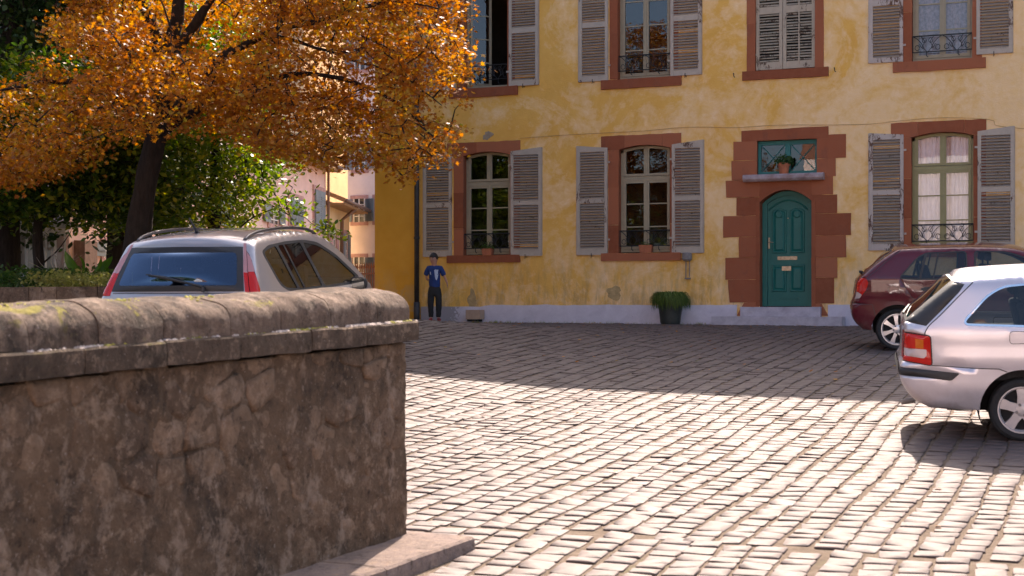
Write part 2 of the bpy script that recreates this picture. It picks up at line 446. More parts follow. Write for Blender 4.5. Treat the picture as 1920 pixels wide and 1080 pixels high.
M_STEP = simple('grey_step_stone', (.40, .365, .40), .85, .25, 5, .4, 30, space='world', bdist=.01)
M_TILE = simple('old_roof_tile', (.23, .10, .06), .85, .3, 8, .4, 25, space='world')
M_TERRA = simple('terracotta', (.36, .12, .055), .8, .25, 12, .3)

house = empty('ochre_house', (-6, 0, 0))
tag(house, 'long two-storey ochre house with grey louvred shutters and red sandstone surrounds', 'house')
HM = Matrix.Translation(house.location).inverted()
def hpart(mb_or_me, name, mats=None, parent=None, smooth=False, angle=None):
    """Parts are modelled in world metres, then hung on the house with an identity parent offset."""
    me = mb_or_me.mesh(name, mats, smooth, angle) if isinstance(mb_or_me, MB) else mb_or_me
    o = ob(name, me, parent or house)
    if parent is None: o.matrix_parent_inverse = HM
    return o

EAVE = 11.05; X0, X1, YB = -14.48, 7.0, 11.0
def arch(x0, x1, z0, zs, za, n=10):              # opening with a segmental head
    xm = (x0+x1)/2; pts = [(x0, z0), (x1, z0)]
    for k in range(n+1):
        a = k/n; x = x1+(x0-x1)*a; pts.append((x, zs+(za-zs)*(1-(2*a-1)**2)))
    return pts
LOW = [(-12.45, -11.41), (-9.12, -8.07), (-3.54, -2.45)]
UP = [(-12.43, -11.47), (-9.14, -8.07), (-6.41, -5.28), (-3.53, -2.47)]
op_low = [arch(a, b, 1.40, 3.42, 3.50) for a, b in LOW]
op_up = [[(a, 4.80), (b, 4.80), (b, 7.1), (a, 7.1)] for a, b in UP]
op_door = arch(-6.32, -5.34, .34, 2.32, 2.54, 14); op_fan = [(-6.38, 2.83), (-5.24, 2.83), (-5.24, 3.48), (-6.38, 3.48)]
holes = op_low+op_up+[op_door, op_fan]
def front(name, outer, holes, mat):
    V, F, N = cdt(outer, holes, (), .22, .05)
    mb = MB(); vs = []
    for a, b in V:
        d = noise.noise(Vector((a*.9, b*.9, 1)))*.006+noise.noise(Vector((a*4, b*4, 5)))*.002
        vs.append((a, d, b))
    mb.add(vs, F); return hpart(mb, name, mat, None, True)
front('wall', [(-13.45, -.35), (X1, -.35), (X1, EAVE), (-13.45, EAVE)], holes, M_STUC)
front('wall', [(X0, -.35), (-13.45, -.35), (-13.45, EAVE), (X0, EAVE)], [], M_BAY)['label'] = 'smooth deep ochre end bay left of the downpipe'
mb = MB(); mb.box(X0, X0+.3, .02, YB, -.4, EAVE); mb.box(X1-.3, X1, .02, YB, -.4, EAVE); mb.box(X0+.31, X1-.31, YB-.3, YB, -.4, EAVE)
hpart(mb, 'wall', M_BAY)
mb = MB(); mb.box(X0+.31, X1-.31, 2.6, 2.7, -.3, EAVE-.1); mb.box(X0+.31, X1-.31, .3, 2.59, 4.2, 4.35); mb.box(X0+.31, X1-.31, .3, 2.59, -.3, 0)
mb.box(-10.4, -10.2, .3, 2.58, 0, 10); mb.box(-7.2, -7.0, .3, 2.58, 0, 10); mb.box(-4.6, -4.5, .3, 2.58, 0, 10)
hpart(mb, 'interior', M_DARK)
mb = MB(); ym = YB/2; rz = EAVE+ym*.62
mb.add([(X0-.3, -.35, EAVE-.12), (X1+.3, -.35, EAVE-.12), (X1+.3, ym, rz), (X0-.3, ym, rz), (X1+.3, YB+.35, EAVE-.12), (X0-.3, YB+.35, EAVE-.12),
        (X0-.3, -.35, EAVE), (X1+.3, -.35, EAVE), (X1+.3, ym, rz+.14), (X0-.3, ym, rz+.14), (X1+.3, YB+.35, EAVE), (X0-.3, YB+.35, EAVE)],
       [(0,3,2,1),(3,5,4,2),(6,7,8,9),(9,8,10,11),(0,1,7,6),(5,11,10,4),(0,6,9,3),(3,9,11,5),(1,2,8,7),(2,4,10,8)])
hpart(mb, 'roof', M_TILE)
# plinth
def plinth(x0, x1):
    top = []; x = x0
    while x < x1: top.append((x, .385+.018*noise.noise(Vector((x*2.2, 0, 3)))+.012*noise.noise(Vector((x*7, 0, 3)))+(.0 if x > -12 else -.03))); x += .12
    top.append((x1, .39)); mb = MB(); mb.prism([(x0, -.3), (x1, -.3)]+top[::-1], -.022, .01); hpart(mb, 'plinth', M_PLINTH)
plinth(-13.40, -6.76); plinth(-5.04, X1)

# --- window surrounds, frames and panes
def surround(i, a, b, up):
    sd = 77+i
    z0, zt = (4.80, 7.1) if up else (1.40, 3.42)
    rev = MB(); pts = op_up[i] if up else op_low[i]
    n = len(pts)
    for k in range(n):
        (xa, za), (xb, zb) = pts[k], pts[(k+1) % n]
        rev.add([(xa, -.012, za), (xb, -.012, zb), (xb, .24, zb), (xa, .24, za)], [(0, 1, 2, 3)])
    s = hpart(rev, 'window_surround', M_SAND)
    wj = .16 if up else .21
    zc = [z0, z0+.55, z0+1.28, zt] if not up else [z0, z0+.9, zt]
    if not (up and i == 2): pass
    for side in (-1, 1):
        for k in range(len(zc)-1):
            x0, x1 = (a-wj, a+.004) if side < 0 else (b-.004, b+wj)
            mb = MB(); mb.prism(wobble([(x0, zc[k]+.002), (x1, zc[k]+.002), (x1, zc[k+1]-.002), (x0, zc[k+1]-.002)], .008, .15, sd+k+side), -.014, .02)
            hpart(mb, 'jamb_stone', M_SAND, s)
    lx0, lx1 = a-.36, b+.22
    if not up:
        cuts = [lx0, a+.12, b-.16, lx1] if i != 0 else [lx0, a+.3, lx1]
        for k in range(len(cuts)-1):
            p = [(cuts[k]+.002, 3.70), (cuts[k]+.002, 3.425 if cuts[k] < a else None)]
            lo = []
            xx = cuts[k]+.002
            while xx < cuts[k+1]-.002:
                lo.append((xx, 3.422 if xx < a or xx > b else 3.42+.08*(1-(2*(xx-a)/(b-a)-1)**2))); xx += .06
            xe = cuts[k+1]-.002; lo.append((xe, 3.422 if xe < a or xe > b else 3.42+.08*(1-(2*(xe-a)/(b-a)-1)**2)))
            tp = [(xx, 3.70+.012*noise.noise(Vector((xx*5, i, 2)))) for xx, _ in lo]
            mb = MB(); mb.prism(lo+tp[::-1], -.016, .02); hpart(mb, 'lintel_stone', M_SAND, s)
    if up and i == 2: sx0, sx1, th = -6.65, -5.03, .17
    elif up: sx0, sx1, th = a-.33, b+.23, .185
    else: sx0, sx1, th = a-.35, b+.22, .155
    mb = MB(); mb.prism(wobble([(sx0, z0-th), (sx1, z0-th), (sx1, z0-.003), (sx0, z0-.003)], .009, .15, sd), -.05, .24)
    hpart(mb, 'window_sill', M_SAND, s)
def sash(i, a, b, up, mat, skip=False):
    """Fixed frame, two leaves with muntins, one pane per light."""
    z0 = 4.81 if up else 1.42; zt = 7.08 if up else 3.42; y0, y1 = .15, .21
    xm = (a+b)/2; fr = MB(); e = .003
    tr = 2.82
    fr.box(a+e, a+.05, y0, y1, z0, zt); fr.box(b-.05, b-e, y0, y1, z0, zt)
    fr.box(a+.05, b-.05, y0, y1, z0, z0+.05)
    if not up:                                   # arched head of the frame and the transom
        n = 10; up_ = []; lo = []
        for k in range(n+1):
            t = k/n; x = a+e+(b-a-2*e)*t; h = .08*(1-(2*t-1)**2); up_.append((x, zt+h-.004)); lo.append((x, zt+h-.055))
        for k in range(n): fr.prism([lo[k], lo[k+1], up_[k+1], up_[k]], y0, y1)
        fr.box(a+.05, b-.05, y0-.02, y1, tr, tr+.035); fr.box(a+.05, b-.05, y0+.004, y1-.004, tr+.035, tr+.085)
    w_ = hpart(fr, 'window', mat)
    segs = [(1.475, tr), (tr+.09, zt+.03)] if not up else [(z0+.055, 7.05)]
    for lo_, hi_ in segs:
        for sgn, xa, xb in ((-1, a+.053, xm-.002), (1, xm+.002, b-.053)):
            lf = MB(); st = .052; yy0, yy1 = y0-.012, y1-.02
            lf.box(xa, xa+st, yy0, yy1, lo_, hi_); lf.box(xb-st, xb, yy0, yy1, lo_, hi_)
            lf.box(xa+st, xb-st, yy0, yy1, lo_, lo_+.06 if not (hi_ > 3 and not up) else lo_+.045)
            if not (hi_ > 3 and not up): lf.box(xa+st, xb-st, yy0, yy1, hi_-.05, hi_)
            if sgn < 0: lf.box(xb-.012, xb+.018, yy0-.012, yy0-.001, lo_, hi_)
            if up: mz = [5.37, 5.85, 6.33, 6.8]
            elif hi_ < 3: mz = [1.915, 2.365]
            else: mz = []
            for z in mz: lf.box(xa+st, xb-st, yy0+.012, yy1-.006, z-.011, z+.011)
            hpart(lf, 'sash', mat, w_)
            zs = [lo_+.05]+mz+[hi_-.03]
            for k in range(len(zs)-1):
                g = MB(); yg = yy0+.03+random.Random(i*31+k+sgn).uniform(-.001, .001); tl = random.Random(i*17+k*5+sgn+up).uniform(-.003, .003)
                g.add([(xa+st-.005, yg, zs[k]), (xb-st+.005, yg+tl, zs[k]), (xb-st+.005, yg+tl, zs[k+1]), (xa+st-.005, yg, zs[k+1])], [(0, 1, 2, 3)])
                hpart(g, 'pane', M_GLASS, w_)
    return w_
for i, (a, b) in enumerate(LOW):
    surround(i, a, b, False); sash(i, a, b, False, M_OLIVE if i == 2 else M_FRAME)
for i, (a, b) in enumerate(UP):
    surround(i, a, b, True)
    if i in (1, 3): sash(i, a, b, True, M_FRAME)
# upper left window stands open: fixed frame, left leaf swung into the room
a, b = UP[0]; fr = MB(); fr.box(a+.003, a+.05, .15, .21, 4.81, 7.08); fr.box(b-.05, b-.003, .15, .21, 4.81, 7.08); fr.box(a+.05, b-.05, .15, .21, 4.81, 4.86)
w_ = hpart(fr, 'window', M_FRAME); w_['label'] = 'open casement with a dark room behind'
lf = MB(); lf.box(0, .05, -.02, .02, 4.87, 7.05); lf.box(.40, .45, -.02, .02, 4.87, 7.05); lf.box(.05, .40, -.02, .02, 4.87, 4.94)
for z in (5.37, 5.85, 6.33): lf.box(.05, .40, -.01, .012, z-.011, z+.011)
R = Matrix.Translation((a+.055, .19, 0)) @ Matrix.Rotation(radians(40), 4, 'Z')
lf.v = [tuple(R @ Vector(p)) for p in lf.v]; hpart(lf, 'sash', M_FRAME, w_)
for lo_, hi_ in ((4.94, 5.36), (5.38, 5.84), (5.86, 6.32), (6.34, 7.04)):
    g = MB(); g.add([R @ Vector(p) for p in ((.045, 0, lo_), (.405, 0, lo_), (.405, 0, hi_), (.045, 0, hi_))], [(0, 1, 2, 3)]); hpart(g, 'pane', M_GLASS, w_)
# curtains
def curtain(x0, x1, z0, z1, y, mat, amp=.025, seed=0, taper=0):
    mb = MB(); n = 40; vs = []; fs = []
    for k in range(n+1):
        t = k/n
        for j, z in enumerate((z0, (z0+z1)/2, z1)):
            x = x0+(x1-x0)*t+taper*(1-t if taper > 0 else t)*(.0 if j == 2 else (.5 if j == 1 else 1))*.5
            vs.append((x, y+amp*sin(t*38+seed+.6*sin(t*9))+.01*sin(t*90), z))
    for k in range(n):
        for j in range(2): fs.append((k*3+j, (k+1)*3+j, (k+1)*3+j+1, k*3+j+1))
    mb.add(vs, fs); return hpart(mb, 'curtain', mat, None, True)
M_CURT = simple('white_net_curtain', (.80, .80, .86), .9, .08, 4, 0)
M_LACE = simple('grey_lace_curtain', (.36, .31, .34), .9, .3, 16, 0)
curtain(-3.50, -3.02, 1.45, 3.5, .27, M_CURT, .025, 1); curtain(-2.86, -2.48, 1.45, 3.5, .27, M_CURT, .025, 4); curtain(-3.1, -2.75, 1.45, 3.5, .42, M_CURT, .03, 2)
curtain(-3.49, -2.5, 4.85, 7.05, .30, M_LACE, .03, 3)

# --- louvred shutters: frame with one slat object per slat
rsh = random.Random(8)
slat_count = [0]
def shutter(x0, x1, z0, z1, mat, slatmat, panels, hinge, arched=0, tilt=0, y=-.046, lean=0, sloppy=.3, maxz=6.6, edge=True):
    """Leaf folded back on the wall; hinge is the x of the hinge side. Slats are leaf's own children."""
    th = .042; st = .062; mb = MB()
    zt = lambda x: z1+arched*((abs(x-hinge))/(x1-x0))
    # stiles and rails (butt jointed)
    mb.prism([(x0, z0), (x0+st, z0), (x0+st, zt(x0+st)), (x0, zt(x0))], y, y+th)
    mb.prism([(x1-st, z0), (x1, z0), (x1, zt(x1)), (x1-st, zt(x1-st))], y, y+th)
    zz = [z0]+[p for q in panels for p in q]+[None]
    rails = [(z0, panels[0][0])]+[(panels[k][1], panels[k+1][0]) for k in range(len(panels)-1)]
    for ra, rb in rails: mb.box(x0+st+.001, x1-st-.001, y+.003, y+th-.003, ra, rb)
    t0 = panels[-1][1]; mb.prism([(x0+st+.001, t0), (x1-st-.001, t0), (x1-st-.001, zt(x1-st)), (x0+st+.001, zt(x0+st))], y+.003, y+th-.003)
    far = x0 if abs(hinge-x1) < abs(hinge-x0) else x1
    if edge:                                      # rebated meeting edge on the free side
        e0, e1 = (far-.022, far-.001) if far == x0 else (far+.001, far+.014)
        mb.prism([(e0, z0+.006), (e1, z0+.006), (e1, zt(far)-.004), (e0, zt(far)-.004)], y+.014, y+th+.006)
    sgn = 1 if hinge > (x0+x1)/2 else -1
    for z in (z0+.28, (zt(hinge)-.30)):           # hinge straps
        mb.box(min(hinge, hinge+sgn*.05), max(hinge, hinge+sgn*.05), y-.006, y+.02, z, z+.035)
    s = hpart(mb, 'shutter', mat)
    if lean: pass
    me_cache = {}
    rest = MB(); nrest = 0
    for pa, pb in panels:
        n = int(round((pb-pa)/.0545)); pitch = (pb-pa)/n
        for k in range(n):
            z = pa+pitch*(k+.5); wl = x1-x0-2*st+.004
            ang = radians(43)+rsh.gauss(0, .03)*sloppy*3; dz = rsh.gauss(0, .004)*sloppy; rot = rsh.gauss(0, .010)*sloppy
            if rsh.random() < .035*sloppy*3: ang *= rsh.uniform(-.2, .6); rot *= 3
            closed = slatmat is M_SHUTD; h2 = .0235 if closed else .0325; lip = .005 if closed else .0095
            P = [(-h2, -lip), (-h2+.010, -.006), (h2, -.003), (h2, .003), (-h2+.010, .006), (-h2, lip)]
            if z < maxz:
                if 's' not in me_cache:
                    q = MB(); q.add([(sx, a_, b_) for sx in (-wl/2, wl/2) for a_, b_ in P], [(0, 1, 2, 3, 4, 5), (11, 10, 9, 8, 7, 6)]+[(k_, 6+k_, 6+(k_+1) % 6, (k_+1) % 6) for k_ in range(6)]); q.m = [1, 1, 0, 1, 1, 1, 0, 0]; me_cache['s'] = q.mesh('slat', [slatmat, slatmat if closed else M_SLATSHADE])
                o = ob('slat', me_cache['s'], s, ((x0+x1)/2, y+th/2+.002, z+dz))
                o.rotation_euler = (ang+0, rot, 0); slat_count[0] += 1
            else:
                c, d = cos(ang), sin(ang); zz_ = z+dz; yc = y+th/2+.002
                v = []
                for sx in (-wl/2, wl/2):
                    for py_, pz_ in P: v.append(((x0+x1)/2+sx, yc+py_*c-pz_*d, zz_+py_*d+pz_*c))
                rest.add(v, [(0, 1, 2, 3, 4, 5), (11, 10, 9, 8, 7, 6)]+[(k_, 6+k_, 6+(k_+1) % 6, (k_+1) % 6) for k_ in range(6)]); nrest += 1
    if nrest: tag(hpart(rest, 'slats', slatmat, s), kind='stuff')
    # solid dark back so the wall does not shine through the louvres
    return s
pl = [(1.50, 2.39), (2.48, 3.40)]
shutter(-13.33, -12.70, 1.38, 3.48, M_SHUT, M_SLAT, pl, -12.70, .06, sloppy=.5)
shutter(-11.39, -10.73, 1.37, 3.48, M_SHUT, M_SLAT, pl, -11.39, .06, sloppy=.5)
shutter(-9.97, -9.34, 1.37, 3.47, M_SHUT, M_SLAT, pl, -9.34, .06)
shutter(-8.03, -7.41, 1.38, 3.48, M_SHUT, M_SLAT, pl, -8.03, .07)
shutter(-4.28, -3.67, 1.38, 3.48, M_SHUTP, M_SLAT, pl, -3.67, .05, sloppy=.6)['label'] = 'shutter with badly peeling paint'
shutter(-2.38, -1.76, 1.39, 3.48, M_SHUT, M_SLAT, pl, -2.38, .07)
pu = [(4.90, 5.85), (5.96, 6.98)]
shutter(-13.30, -12.62, 4.80, 7.08, M_SHUT, M_SLAT, pu, -12.62, 0, maxz=6.25)
shutter(-11.43, -10.80, 4.79, 7.08, M_SHUT, M_SLAT, pu, -11.43, 0, maxz=6.45)
shutter(-9.93, -9.33, 4.79, 7.08, M_SHUT, M_SLAT, pu, -9.33, 0, maxz=6.35)
shutter(-8.06, -7.45, 4.80, 7.08, M_SHUT, M_SLAT, pu, -8.06, 0, maxz=6.3)
shutter(-4.28, -3.68, 4.81, 7.08, M_SHUTP, M_SLAT, pu, -3.68, 0, sloppy=.7, maxz=6.05)['label'] = 'shutter with the paint worn to brown wood'
shutter(-2.40, -1.79, 4.85, 7.08, M_SHUT, M_SLAT, [(4.95, 5.88), (5.98, 6.98)], -2.40, 0, maxz=5.95)
pw = [(4.96, 5.87), (6.0, 6.98)]
s = shutter(-6.40, -5.90, 4.82, 7.08, M_SHUTD, M_SHUTD, pw, -6.40, 0, sloppy=.8, y=.03, maxz=6.1, edge=False); s['label'] = 'closed bleached shutter leaf'
s = shutter(-5.89, -5.29, 4.82, 7.08, M_SHUTD, M_SHUTD, pw, -5.29, 0, sloppy=.9, y=.03, maxz=6.1, edge=False); s['label'] = 'closed bleached shutter leaf split by a middle bar'
mb = MB(); mb.box(-5.60, -5.575, .022, .062, 4.9, 6.98); hpart(mb, 'middle_bar', M_SHUTD, s)
print('slats', slat_count[0])

# --- wrought iron guards in the windows
def railing(a, b, z0, z1, yy=.05, dense=True):
    mb = MB(); r = .009
    mb.tube([(a, yy, z1), (b, yy, z1)], .012, 6); mb.tube([(a, yy, z0+.05), (b, yy, z0+.05)], .010, 6)
    for t in (.24, .76): mb.tube([(a+(b-a)*t, yy, z0+.05), (a+(b-a)*t, yy, z0-.02), (a+(b-a)*t+.03, yy-.005, z0-.045)], .009, 5)
    for x in (a+.012, b-.012): mb.tube([(x, yy, z0+.05), (x, yy, z1)], .008, 5)
    g = hpart(mb, 'window_railing', M_IRON)
    zc, h = (z0+.05+z1)/2, (z1-z0-.05)/2; n = 4; wd = (b-a-.03)/n
    for k in range(n):
        xc = a+.015+wd*(k+.5); sg = 1 if k % 2 else -1; s = MB()
        sp = [(xc+sg*wd*(.46-.40*t)*cos(t*5.2)*.98, yy, zc+h*(.92-.55*t)*sin(t*5.2+1.2)) for t in np.linspace(0, 1, 18)]
        s.tube(sp, r*.75, 5)
        s.tube([(xc-wd*.45*sg, yy, zc-h*.95), (xc-wd*.15*sg, yy, zc-h*.35), (xc-wd*.32*sg, yy, zc+h*.3), (xc-wd*.08*sg, yy, zc+h*.95)], r*.75, 5)
        s.tube([(xc+.35*wd*cos(q)*.45+sg*wd*.2, yy, zc-h*.45+h*.32*sin(q)) for q in np.linspace(0, 6.0, 12)], r*.7, 5)
        s.tube([(xc+.35*wd*cos(q)*.4-sg*wd*.28, yy, zc+h*.45+h*.3*sin(q)) for q in np.linspace(1, 6.6, 12)], r*.7, 5)
        hpart(s, 'scroll', M_IRON, g)
for a, b in LOW: railing(a, b, 1.49, 1.835)
for i in (0, 1, 3): railing(UP[i][0], UP[i][1], 4.92, 5.26)

# --- door case of red sandstone
LQ = [(3.69, 3.48, -6.67), (3.48, 3.12, -6.83), (3.12, 2.75, -6.86), (2.75, 2.42, -6.97), (2.42, 2.07, -6.77), (2.07, 1.67, -7.02), (1.67, 1.28, -6.72), (1.28, .86, -6.98), (.86, .43, -6.93), (.43, .18, -6.72)]
RQ = [(3.70, 3.54, -5.03), (3.54, 3.10, -4.71), (3.10, 2.77, -4.90), (2.77, 2.43, -4.95), (2.43, 2.08, -4.87), (2.08, 1.67, -4.62), (1.67, 1.26, -4.71), (1.26, .89, -4.87), (.89, .41, -4.93), (.41, .18, -5.05)]
rev = MB()
for pts, yb in ((op_door, .30), (op_fan, .22)):
    for k in range(len(pts)):
        (xa, za), (xb, zb) = pts[k], pts[(k+1) % len(pts)]
        rev.add([(xa, -.015, za), (xb, -.015, zb), (xb, yb, zb), (xa, yb, za)], [(0, 1, 2, 3)])
dc = hpart(rev, 'door_surround', M_SAND)
for k, (zt, zb, xl) in enumerate(LQ[1:]):
    xi = -6.375 if zb >= 2.7 else -6.318
    p = [(xl, zb+.002), (xi, zb+.002), (xi, zt-.002), (xl, zt-.002)]
    if k == 7: p = [(-6.90, zb+.002), (xi, zb+.002), (xi, zt-.002), (xl, zt-.002)]
    if k == 8: p = [(-6.76, zb-.0), (xi-.04, zb), (xi, zt-.002), (-6.62, zt-.002)]
    mb = MB(); mb.prism(wobble(p, .010, .12, k+3), -.018-.003*(k % 3), .02); hpart(mb, 'quoin_stone', M_SAND, dc)
for k, (zt, zb, xr) in enumerate(RQ[1:]):
    xi = -5.245 if zb >= 2.7 else -5.342
    p = [(xi, zb+.002), (xr, zb+.002), (xr, zt-.002), (xi, zt-.002)]
    if k == 8: p = [(xi+.04, zb), (-5.04, zb), (-5.16, zt-.002), (xi, zt-.002)]
    mb = MB(); mb.prism(wobble(p, .010, .12, k+33), -.018-.003*(k % 3), .02); hpart(mb, 'quoin_stone', M_SAND, dc)
mb = MB(); mb.prism(wobble([(-6.67, 3.482), (-5.03, 3.482), (-5.03, 3.70), (-6.67, 3.68)], .008, .12, 60), -.02, .02); hpart(mb, 'lintel_stone', M_SAND, dc)
mb = MB(); lo = [(x, 2.322+.22*(1-(2*(x+6.32)/.98-1)**2)) for x in np.linspace(-6.318, -5.342, 15)]
mb.prism(lo+[(-5.342, 2.70), (-6.318, 2.70)], -.024, .02); hpart(mb, 'arch_stone', M_SAND, dc)
mb = MB()                                        # raised moulding round the arch and down the jambs
inn = [(-6.318, .36)]+lo+[(-5.342, .36)]
for k in range(len(inn)-1):
    p, q = Vector(inn[k]), Vector(inn[k+1]); n = Vector((-(q-p).y, (q-p).x)).normalized()*.075
    p2, q2 = p+n, q+n; mb.add([(p.x, -.034, p.y), (q.x, -.034, q.y), (q2.x, -.030, q2.y), (p2.x, -.030, p2.y), (q2.x, -.015, q2.y), (p2.x, -.015, p2.y)], [(0, 1, 2, 3), (3, 2, 4, 5)])
hpart(mb, 'moulding', M_SAND, dc)
mb = MB(); prof = [(-.15, 2.705), (-.19, 2.75), (-.19, 2.80), (-.16, 2.832), (.21, 2.836), (.21, 2.705)]
vs = [(x, y, z) for x in (-6.61, -5.10) for y, z in prof]; n = len(prof)
mb.add(vs, [(i, (i+1) % n, n+(i+1) % n, n+i) for i in range(n)]+[tuple(range(n-1, -1, -1)), tuple(range(n, 2*n))])
hpart(mb, 'ledge', simple('greyed_sandstone', (.30, .17, .15), .85, .3, 6, .4, 30, space='world', c2=(.42, .36, .38)), dc)
# --- door leaf
M_GREEN = m_oldpaint('green_door_paint', (.010, .125, .105), (.10, .17, .14), .77, .42)
M_TEAL = m_oldpaint('teal_frame_paint', (.012, .15, .145), (.08, .16, .14), .86, .42)
M_BRASS = simple('old_brass', (.42, .33, .22), .45, .35, 18, .2, metallic=.7)
dY = .20
mb = MB(); mb.prism([(-6.314, .36), (-5.346, .36)]+[(x, z-.006) for x, z in lo[::-1]], dY+.03, dY+.08)
door = hpart(mb, 'door', M_GREEN); door['label'] = 'green panelled door with an arched top'
def arcline(x0, x1, zs, za, n=14): return [(x, zs+(za-zs)*(1-(2*(x-x0)/(x1-x0)-1)**2)) for x in np.linspace(x0, x1, n)]
fr = MB()
fr.box(-6.314, -6.22, dY-.02, dY+.029, .36, 2.30); fr.box(-5.44, -5.346, dY-.02, dY+.029, .36, 2.30)
A, B = arcline(-6.314, -5.346, 2.302, 2.535), arcline(-6.22, -5.44, 2.302, 2.45)
for k in range(13): fr.prism([B[k], B[k+1], A[k+1], A[k]], dY-.02, dY+.029)
hpart(fr, 'door_frame', M_GREEN, door)
def panel(x0, x1, z0, z1, arc=0):
    mb = MB(); n = 10
    def ring(d):
        if arc: top = arcline(x0+d, x1-d, z1-d, z1-d+arc, n)
        else: top = [(x0+d, z1-d), (x1-d, z1-d)]
        return [(x0+d, z0+d), (x1-d, z0+d)]+top[::-1]
    r = [(ring(0), dY+.030), (ring(.012), dY+.012), (ring(.030), dY+.012), (ring(.045), dY+.028), (ring(.075), dY+.012)]
    k = len(r[0][0]); vs = [(x, y, z) for p, y in r for x, z in p]; fs = []
    for a_ in range(len(r)-1):
        for i in range(k): fs.append((a_*k+i, a_*k+(i+1) % k, (a_+1)*k+(i+1) % k, (a_+1)*k+i))
    fs.append(tuple(range((len(r)-1)*k, len(r)*k))); mb.add(vs, fs); hpart(mb, 'door_panel', M_GREEN, door)
panel(-6.14, -5.86, 1.36, 2.16, .05); panel(-5.80, -5.52, 1.36, 2.16, .05)
panel(-6.14, -5.86, .63, 1.14); panel(-5.80, -5.52, .63, 1.14)
mb = MB(); mb.box(-6.02, -5.64, dY+.01, dY+.029, .50, .535); mb.tube([(x, dY+.02, z) for x, z in arcline(-6.20, -5.46, 2.18, 2.36)], .016, 6); hpart(mb, 'moulding', M_GREEN, door)
for cx in (-6.0, -5.66):                         # carved rosettes at the heads of the tall panels
    mb = MB(); mb.lathe([(.075, .03), (.075, .005), (.05, -.004), (.03, .006), (.001, .0)], (cx, dY, 2.1), 18, axis='y'); hpart(mb, 'rosette', M_GREEN, door, True)
mb = MB(); mb.box(-6.03, -5.66, dY+.014, dY+.029, 1.235, 1.30); mb.box(-5.98, -5.71, dY+.008, dY+.0135, 1.25, 1.285); hpart(mb, 'letter_slot', M_BRASS, door)
mb = MB(); mb.box(-5.945, -5.77, dY-.004, dY+.012, 1.03, 1.115); mb.box(-5.92, -5.80, dY-.008, dY-.0045, 1.05, 1.095); hpart(mb, 'letter_flap', M_BRASS, door)
mb = MB(); mb.box(-6.205, -6.18, dY+.01, dY+.029, 1.45, 1.66); mb.tube([(-6.19, dY+.01, 1.57), (-6.19, dY-.035, 1.57), (-6.16, dY-.04, 1.575), (-6.10, dY-.04, 1.565)], .009, 6); hpart(mb, 'handle', M_BRASS, door)
mb = MB(); mb.lathe([(.012, .03), (.012, .0), (.001, -.004)], (-5.83, dY, 2.02), 10, axis='y'); hpart(mb, 'peephole', M_BRASS, door)
# fanlight
mb = MB(); y0, y1 = .10, .15
mb.box(-6.378, -6.32, y0, y1, 2.838, 3.478); mb.box(-5.30, -5.242, y0, y1, 2.838, 3.478); mb.box(-6.32, -5.30, y0, y1, 2.838, 2.90); mb.box(-6.32, -5.30, y0, y1, 3.40, 3.478)
mb.box(-5.86, -5.76, y0-.006, y1, 2.90, 3.40)
for xa, xb in ((-6.32, -5.86), (-5.76, -5.30)):
    mb.tube([(xa, y0+.02, 2.90), (xb, y0+.02, 3.40)], .009, 5); mb.tube([(xa, y0+.02, 3.40), (xb, y0+.02, 2.90)], .009, 5)
fan = hpart(mb, 'fanlight', M_TEAL)
for xa, xb in ((-6.325, -5.855), (-5.765, -5.295)):
    g = MB(); g.add([(xa, y0+.03, 2.895), (xb, y0+.03, 2.895), (xb, y0+.03, 3.405), (xa, y0+.03, 3.405)], [(0, 1, 2, 3)]); hpart(g, 'pane', M_GLASS, fan)
# steps
def step(x0, x1, y0, y1, z0, z1, sd):
    mb = MB(); p = wobble([(x0, z0), (x1, z0), (x1, z1), (x0, z1)], .006, .2, sd); mb.prism(p, y0, y1); hpart(mb, 'step', M_STEP)
step(-6.66, -5.16, -.16, .28, .0, .345, 4); step(-7.12, -4.70, -.52, -.161, -.1, .165, 9)
# --- downpipe
M_ZINC = simple('dark_zinc', (.05, .048, .052), .5, .3, 6, .1, metallic=.5)
mb = MB(); mb.tube([(-13.47, -.075, z) for z in (EAVE, 6, 3, .45)], .052, 10); dp = hpart(mb, 'downpipe', M_ZINC, None, True)
mb = MB(); mb.tube([(-13.47, -.075, .45), (-13.47, -.075, -.05)], .066, 10); hpart(mb, 'pipe_shoe', M_ZINC, dp, True)
for z in (1.75, 3.9, 6.0):
    mb = MB(); mb.tube([(-13.47, -.075, z), (-13.47, -.075, z+.05)], .062, 10); mb.box(-13.49, -13.45, -.02, .0, z, z+.05); hpart(mb, 'bracket', M_ZINC, dp)
# --- cable along the front
def cable(pts):
    mb = MB(); mb.tube(catmull(pts, 8), .0045, 5); hpart(mb, 'cable', simple('old_cable', (.46, .27, .10), .8, .2))
yc = -.018
cable([(-11.2, yc, 3.74), (-10.3, yc, 3.76), (-9.47, yc, 3.765), (-8.6, yc, 3.77), (-7.9, yc, 3.80), (-7.4, yc, 3.79), (-6.8, yc-.01, 3.75), (-6.0, yc-.01, 3.76), (-5.03, yc, 3.72), (-4.3, yc, 3.70), (-3.8, yc, 3.73), (-3.0, yc, 3.755), (-2.17, yc, 3.68), (-2.02, yc, 3.56), (-1.2, yc, 3.46), (0, yc, 3.4)])
